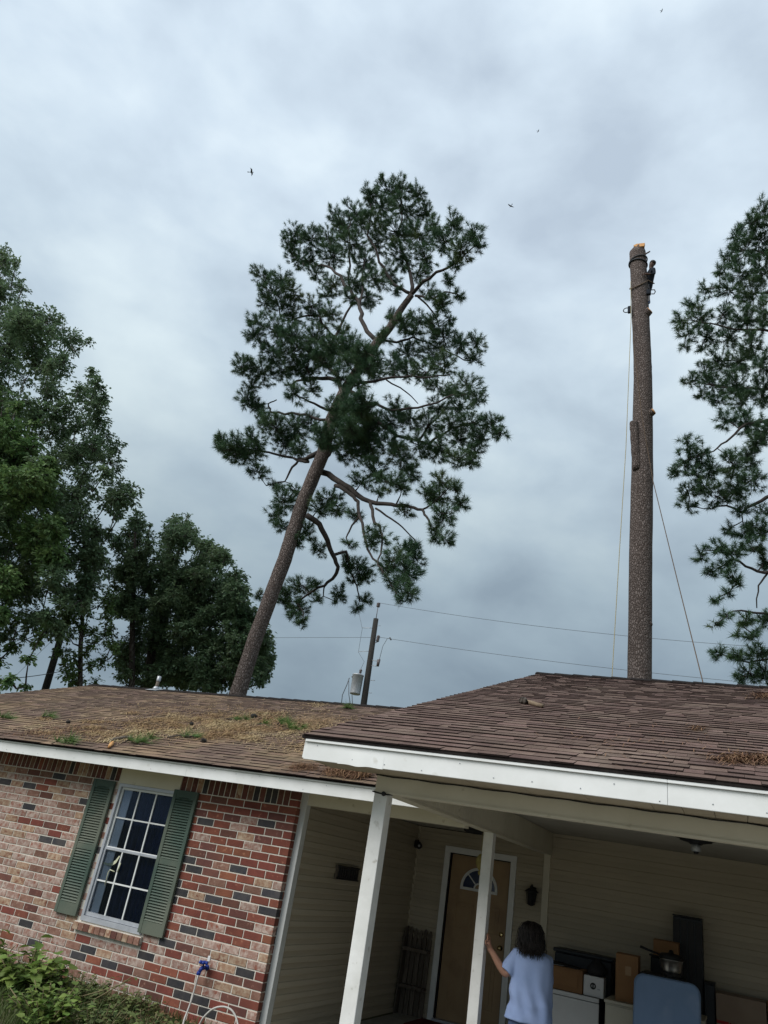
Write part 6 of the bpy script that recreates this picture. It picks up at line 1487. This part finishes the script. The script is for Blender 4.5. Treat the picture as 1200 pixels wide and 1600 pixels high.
# ================================================================== the woman in the carport
wf = V((-1.90, 8.45, FL))
face = V((-0.30, 0.954, 0)); rgt = V((0.954, 0.30, 0)); UPV = V((0,0,1))
def wp(r_, f_, z): return wf+rgt*r_+face*f_+UPV*z
woman = thing('person', 'woman in a light blue T-shirt and jeans seen from behind at the white post', 'person', wf)
handp = V((-2.343, 8.30, -0.515)); elb = V((-2.140, 8.36, -0.775)); 
shL = wp(-0.150, 0.02, 1.285); shR = wp(0.138, 0.035, 1.275)
headc = wp(-0.035, 0.03, 1.475)
elR = wp(0.150, 0.13, 1.03); haR = wp(0.02, 0.33, 1.06)
wr = elb.lerp(handp, 0.72)
vs = [wp(0,0,0.86), wp(0,0.0,1.02), wp(0,0.0,1.18), wp(0,-0.005,1.28), wp(-0.01,0.0,1.36), headc, headc+UPV*0.06+face*0.01,
      wp(-0.095,0,0.80), wp(-0.10,0.03,0.45), wp(-0.11,-0.02,0.085), wp(-0.12,0.14,0.035),
      wp(0.095,0,0.80), wp(0.10,0.0,0.45), wp(0.11,-0.05,0.085), wp(0.12,0.11,0.035),
      shL, elb, wr, handp+V((0.012,0,-0.045)), shR, elR, haR, haR+face*0.08]
ed = [(0,1),(1,2),(2,3),(3,4),(4,5),(5,6),(0,7),(7,8),(8,9),(9,10),(0,11),(11,12),(12,13),(13,14),(3,15),(15,16),(16,17),(17,18),(3,19),(19,20),(20,21),(21,22)]
rd = [(0.145,0.11),(0.13,0.095),(0.14,0.105),(0.12,0.085),(0.05,0.05),(0.078,0.092),(0.066,0.078),(0.088,0.09),(0.06,0.062),(0.042,0.042),(0.04,0.03),(0.088,0.09),(0.06,0.062),(0.042,0.042),(0.04,0.03),0.056,0.046,0.031,(0.034,0.02),0.05,0.038,0.026,0.03]
me = skin_mesh('body', vs, ed, rd, 2, [M['skin'], M['denim'], M['rubber']])
for p in me.polygons:
    if p.center.z < FL+0.93: p.material_index = 1
    if p.center.z < FL+0.075: p.material_index = 2
link('body', me, V((0,0,0)), woman); woman.children[0].location = -WORLD[woman.name]
# jeans: a loose shell over hips and legs
jn = MB()
for s_ in (-1, 1):
    P = [wp(s_*0.055,0,0.90), wp(s_*0.09,0.0,0.78), wp(s_*0.10,0.03 if s_ < 0 else 0,0.46), wp(s_*0.11,-0.02 if s_ < 0 else -0.05,0.07)]; jn.tube(smooth(P, 5), [lerp(0.125, 0.078, i/15) for i in range(16)], 14)
jn.lathe(wp(0,0,0.80), (0,0,1), [(0.15,0),(0.160,0.06),(0.150,0.14),(0.14,0.17)], 20, sx=1.0, sy=0.78)
jm = remesh('jeans', jn, M['denim'], 0.014, 8); link('jeans', jm, V((0,0,0)), woman); woman.children[-1].location = -WORLD[woman.name]
for o in woman.children:
    o.location = -WORLD[woman.name]
# T-shirt: boxy, with folds falling from the shoulders
sh_ = MB()
def ringpts(z, rx, ry, cr=0.0, cf=0.0, n=48, amp=0.0):
    out = []
    for i in range(n):
        a = 2*math.pi*i/n; k = 1+amp*(0.55*math.sin(a*5+z*7)+0.35*math.sin(a*9-z*11+1.0)+0.3*math.sin(a*3+z*16))
        e_ = 0.82; cx_ = math.copysign(abs(math.cos(a))**e_, math.cos(a)); sx_ = math.copysign(abs(math.sin(a))**e_, math.sin(a))
        out.append(wp(cr+rx*k*cx_, cf+ry*k*sx_, z))
    return out
rings = [(1.375,0.066,0.062,0,0.0,0),(1.352,0.090,0.076,0,0.0,0.0),(1.330,0.135,0.092,0,0,0.0),(1.305,0.172,0.104,0,0,0.01),(1.26,0.188,0.116,0,0,0.015),(1.20,0.192,0.124,0,0,0.02),(1.12,0.198,0.130,0,0.0,0.025),(1.04,0.204,0.132,0,0,0.03),(0.96,0.209,0.136,0,-0.003,0.035),(0.88,0.212,0.144,0,-0.006,0.04),(0.81,0.222,0.152,0,-0.008,0.045),(0.755,0.228,0.156,0.0,-0.008,0.05)]
R0 = [ringpts(z, rx, ry, cr, cf, 48, am) for z, rx, ry, cr, cf, am in rings]
vs_ = [p for r_ in R0 for p in r_]; n_ = 48
sh_.add(vs_, [(i*n_+j, (i+1)*n_+j, (i+1)*n_+(j+1) % n_, i*n_+(j+1) % n_) for i in range(len(R0)-1) for j in range(n_)]+[tuple(range(n_)), tuple(reversed(range((len(R0)-1)*n_, len(R0)*n_)))], 0, True)
dL = (elb-shL).normalized(); dR = (elR-shR).normalized()
sh_.tube([wp(-0.06,0.0,1.285), shL+V((0,0,0.0)), shL+dL*0.09, shL+dL*0.185], [0.085,0.078,0.080,0.088], 18)
sh_.tube([wp(0.06,0.0,1.28), shR, shR+dR*0.09, shR+dR*0.20], [0.085,0.076,0.070,0.072], 18)
sm_ = remesh('t_shirt', sh_, M['shirt'], 0.0085, 5)
NEW = []
for v_ in sm_.vertices:                      # cloth wrinkles
    p = v_.co; l_ = p-wf; z = l_.z; r_ = l_.dot(rgt); f_ = l_.dot(face)
    if z < 1.30:
        w = 0.0055*math.sin(z*34+r_*13+2.0*math.sin(z*9+r_*5))*max(0, min(1, (1.28-z)*4))+0.0085*math.sin(r_*46+2.2*math.sin(z*6.5)+z*3)*max(0, min(1, (1.25-z)*3))
        w += 0.006*math.exp(-((z-0.90-0.12*r_)/0.028)**2)*max(0, (r_+0.15)*3)
        w *= max(0.25, min(1, (z-0.77)*9))
        nrm = V((v_.normal.x, v_.normal.y, v_.normal.z)); NEW.append((v_.index, p+nrm*w))
for i_, p_ in NEW: sm_.vertices[i_].co = p_
_bm = bmesh.new(); _bm.from_mesh(sm_); bmesh.ops.smooth_vert(_bm, verts=_bm.verts, factor=0.5, use_axis_x=True, use_axis_y=True, use_axis_z=True)
bmesh.ops.smooth_vert(_bm, verts=_bm.verts, factor=0.5, use_axis_x=True, use_axis_y=True, use_axis_z=True); _bm.to_mesh(sm_); _bm.free()
link('t_shirt', sm_, V((0,0,0)), woman)
# hand with fingers on the post
hm = MB(); pal = handp+V((0.022,0.0,-0.02)); fdir = (V((-0.05,-0.02,1))).normalized(); acr = V((0.1,1,0)).normalized()
hm.tube([wr, wr.lerp(pal, 0.5), pal+fdir*0.0, pal+fdir*0.04], [0.024,0.027,0.030,0.024], 10)
for i, (ln, of) in enumerate(((0.060,-0.030),(0.072,-0.010),(0.068,0.010),(0.052,0.029))):
    b = pal+fdir*0.025+acr*of; hm.tube([b, b+fdir*ln*0.5+V((0.004,0,0)), b+fdir*ln*0.85+V((-0.003,0,0)), b+fdir*ln+V((-0.007,0,0))], [0.0095,0.009,0.008,0.006], 8)
b = pal-fdir*0.012+acr*(-0.030); hm.tube([b, b-acr*0.028+fdir*0.018, b-acr*0.042+fdir*0.045], [0.011,0.0095,0.007], 8)
hmm = remesh('hand', hm, M['skin'], 0.0042, 2); link('hand', hmm, V((0,0,0)), woman)
# face parts, turned away from the camera
fm = MB(); fo = headc+face*0.085
fm.lathe(fo-UPV*0.012, face, [(0.018,0),(0.014,0.016),(0.004,0.024)], 8)
for s_ in (-1, 1): fm.lathe(headc+rgt*s_*0.074-face*0.0-UPV*0.005, rgt*s_, [(0.026,0),(0.022,0.010),(0.008,0.014)], 10, sx=0.6)
fm.lathe(fo-UPV*0.052, face, [(0.020,-0.004),(0.014,0.004),(0.004,0.006)], 8, sy=0.5); fm.build('face', M['skin'], woman)
em_ = MB()
for s_ in (-1, 1): em_.lathe(fo+rgt*s_*0.032+UPV*0.018-face*0.004, face, [(0.012,0),(0.009,0.006),(0.0,0.009)], 10)
em_.build('eyes', M['black'], woman)
# shoulder length hair: cap and strands
hc = MB(); 
hc.lathe(headc+UPV*0.13, -UPV, [(0.0,0),(0.05,0.008),(0.085,0.035),(0.098,0.08),(0.102,0.13),(0.104,0.17),(0.108,0.215),(0.106,0.25),(0.085,0.262)], 26, sx=1.0, sy=1.0)
hc.v = [p-face*0.022-face*0.02*max(0, min(1, (headc.z-p.z)*8)) if (p-headc).dot(face) < 0.05 or p.z > headc.z+0.05 else p-face*(0.07) for p in hc.v]
hmsh = remesh('hair', hc, M['hair'], 0.010, 4); link('hair', hmsh, V((0,0,0)), woman)
rh = random.Random(12); hs2 = MB()
for i in range(620):
    a = rh.uniform(0.18*math.pi, 0.82*math.pi)+math.pi if rh.random() < 0.72 else rh.uniform(-0.25, math.pi+0.25); 
    dirv = rgt*math.cos(a)+face*math.sin(a)*1.0
    if dirv.dot(face) > 0.35: continue
    top = headc+UPV*rh.uniform(0.112, 0.135)-face*0.02+rgt*rh.uniform(-0.03, 0.03); ln = rh.uniform(0.23, 0.315); P = []
    for t, rr_, dz in ((0,0.01,0),(0.15,0.07,-0.018),(0.35,0.102,-0.075),(0.6,0.112,-0.15),(0.82,0.120,-0.22),(1.0,0.118+rh.uniform(-0.03,0.03),-ln)):
        P.append(top+dirv*rr_+UPV*dz-face*0.015*t+V((rh.gauss(0,.004), rh.gauss(0,.004), 0))*(1+t*1.5))
    hs2.tube(P, [0.0022,0.003,0.003,0.003,0.0026,0.001], 3, cap=False)
hs2.build('hair_strands', M['hair'], woman, kind='stuff')
for o in woman.children:
    if o.name.startswith(('t_shirt', 'hand', 'hair')) and not o.name.startswith('hair_strands'): o.location = -WORLD[woman.name]
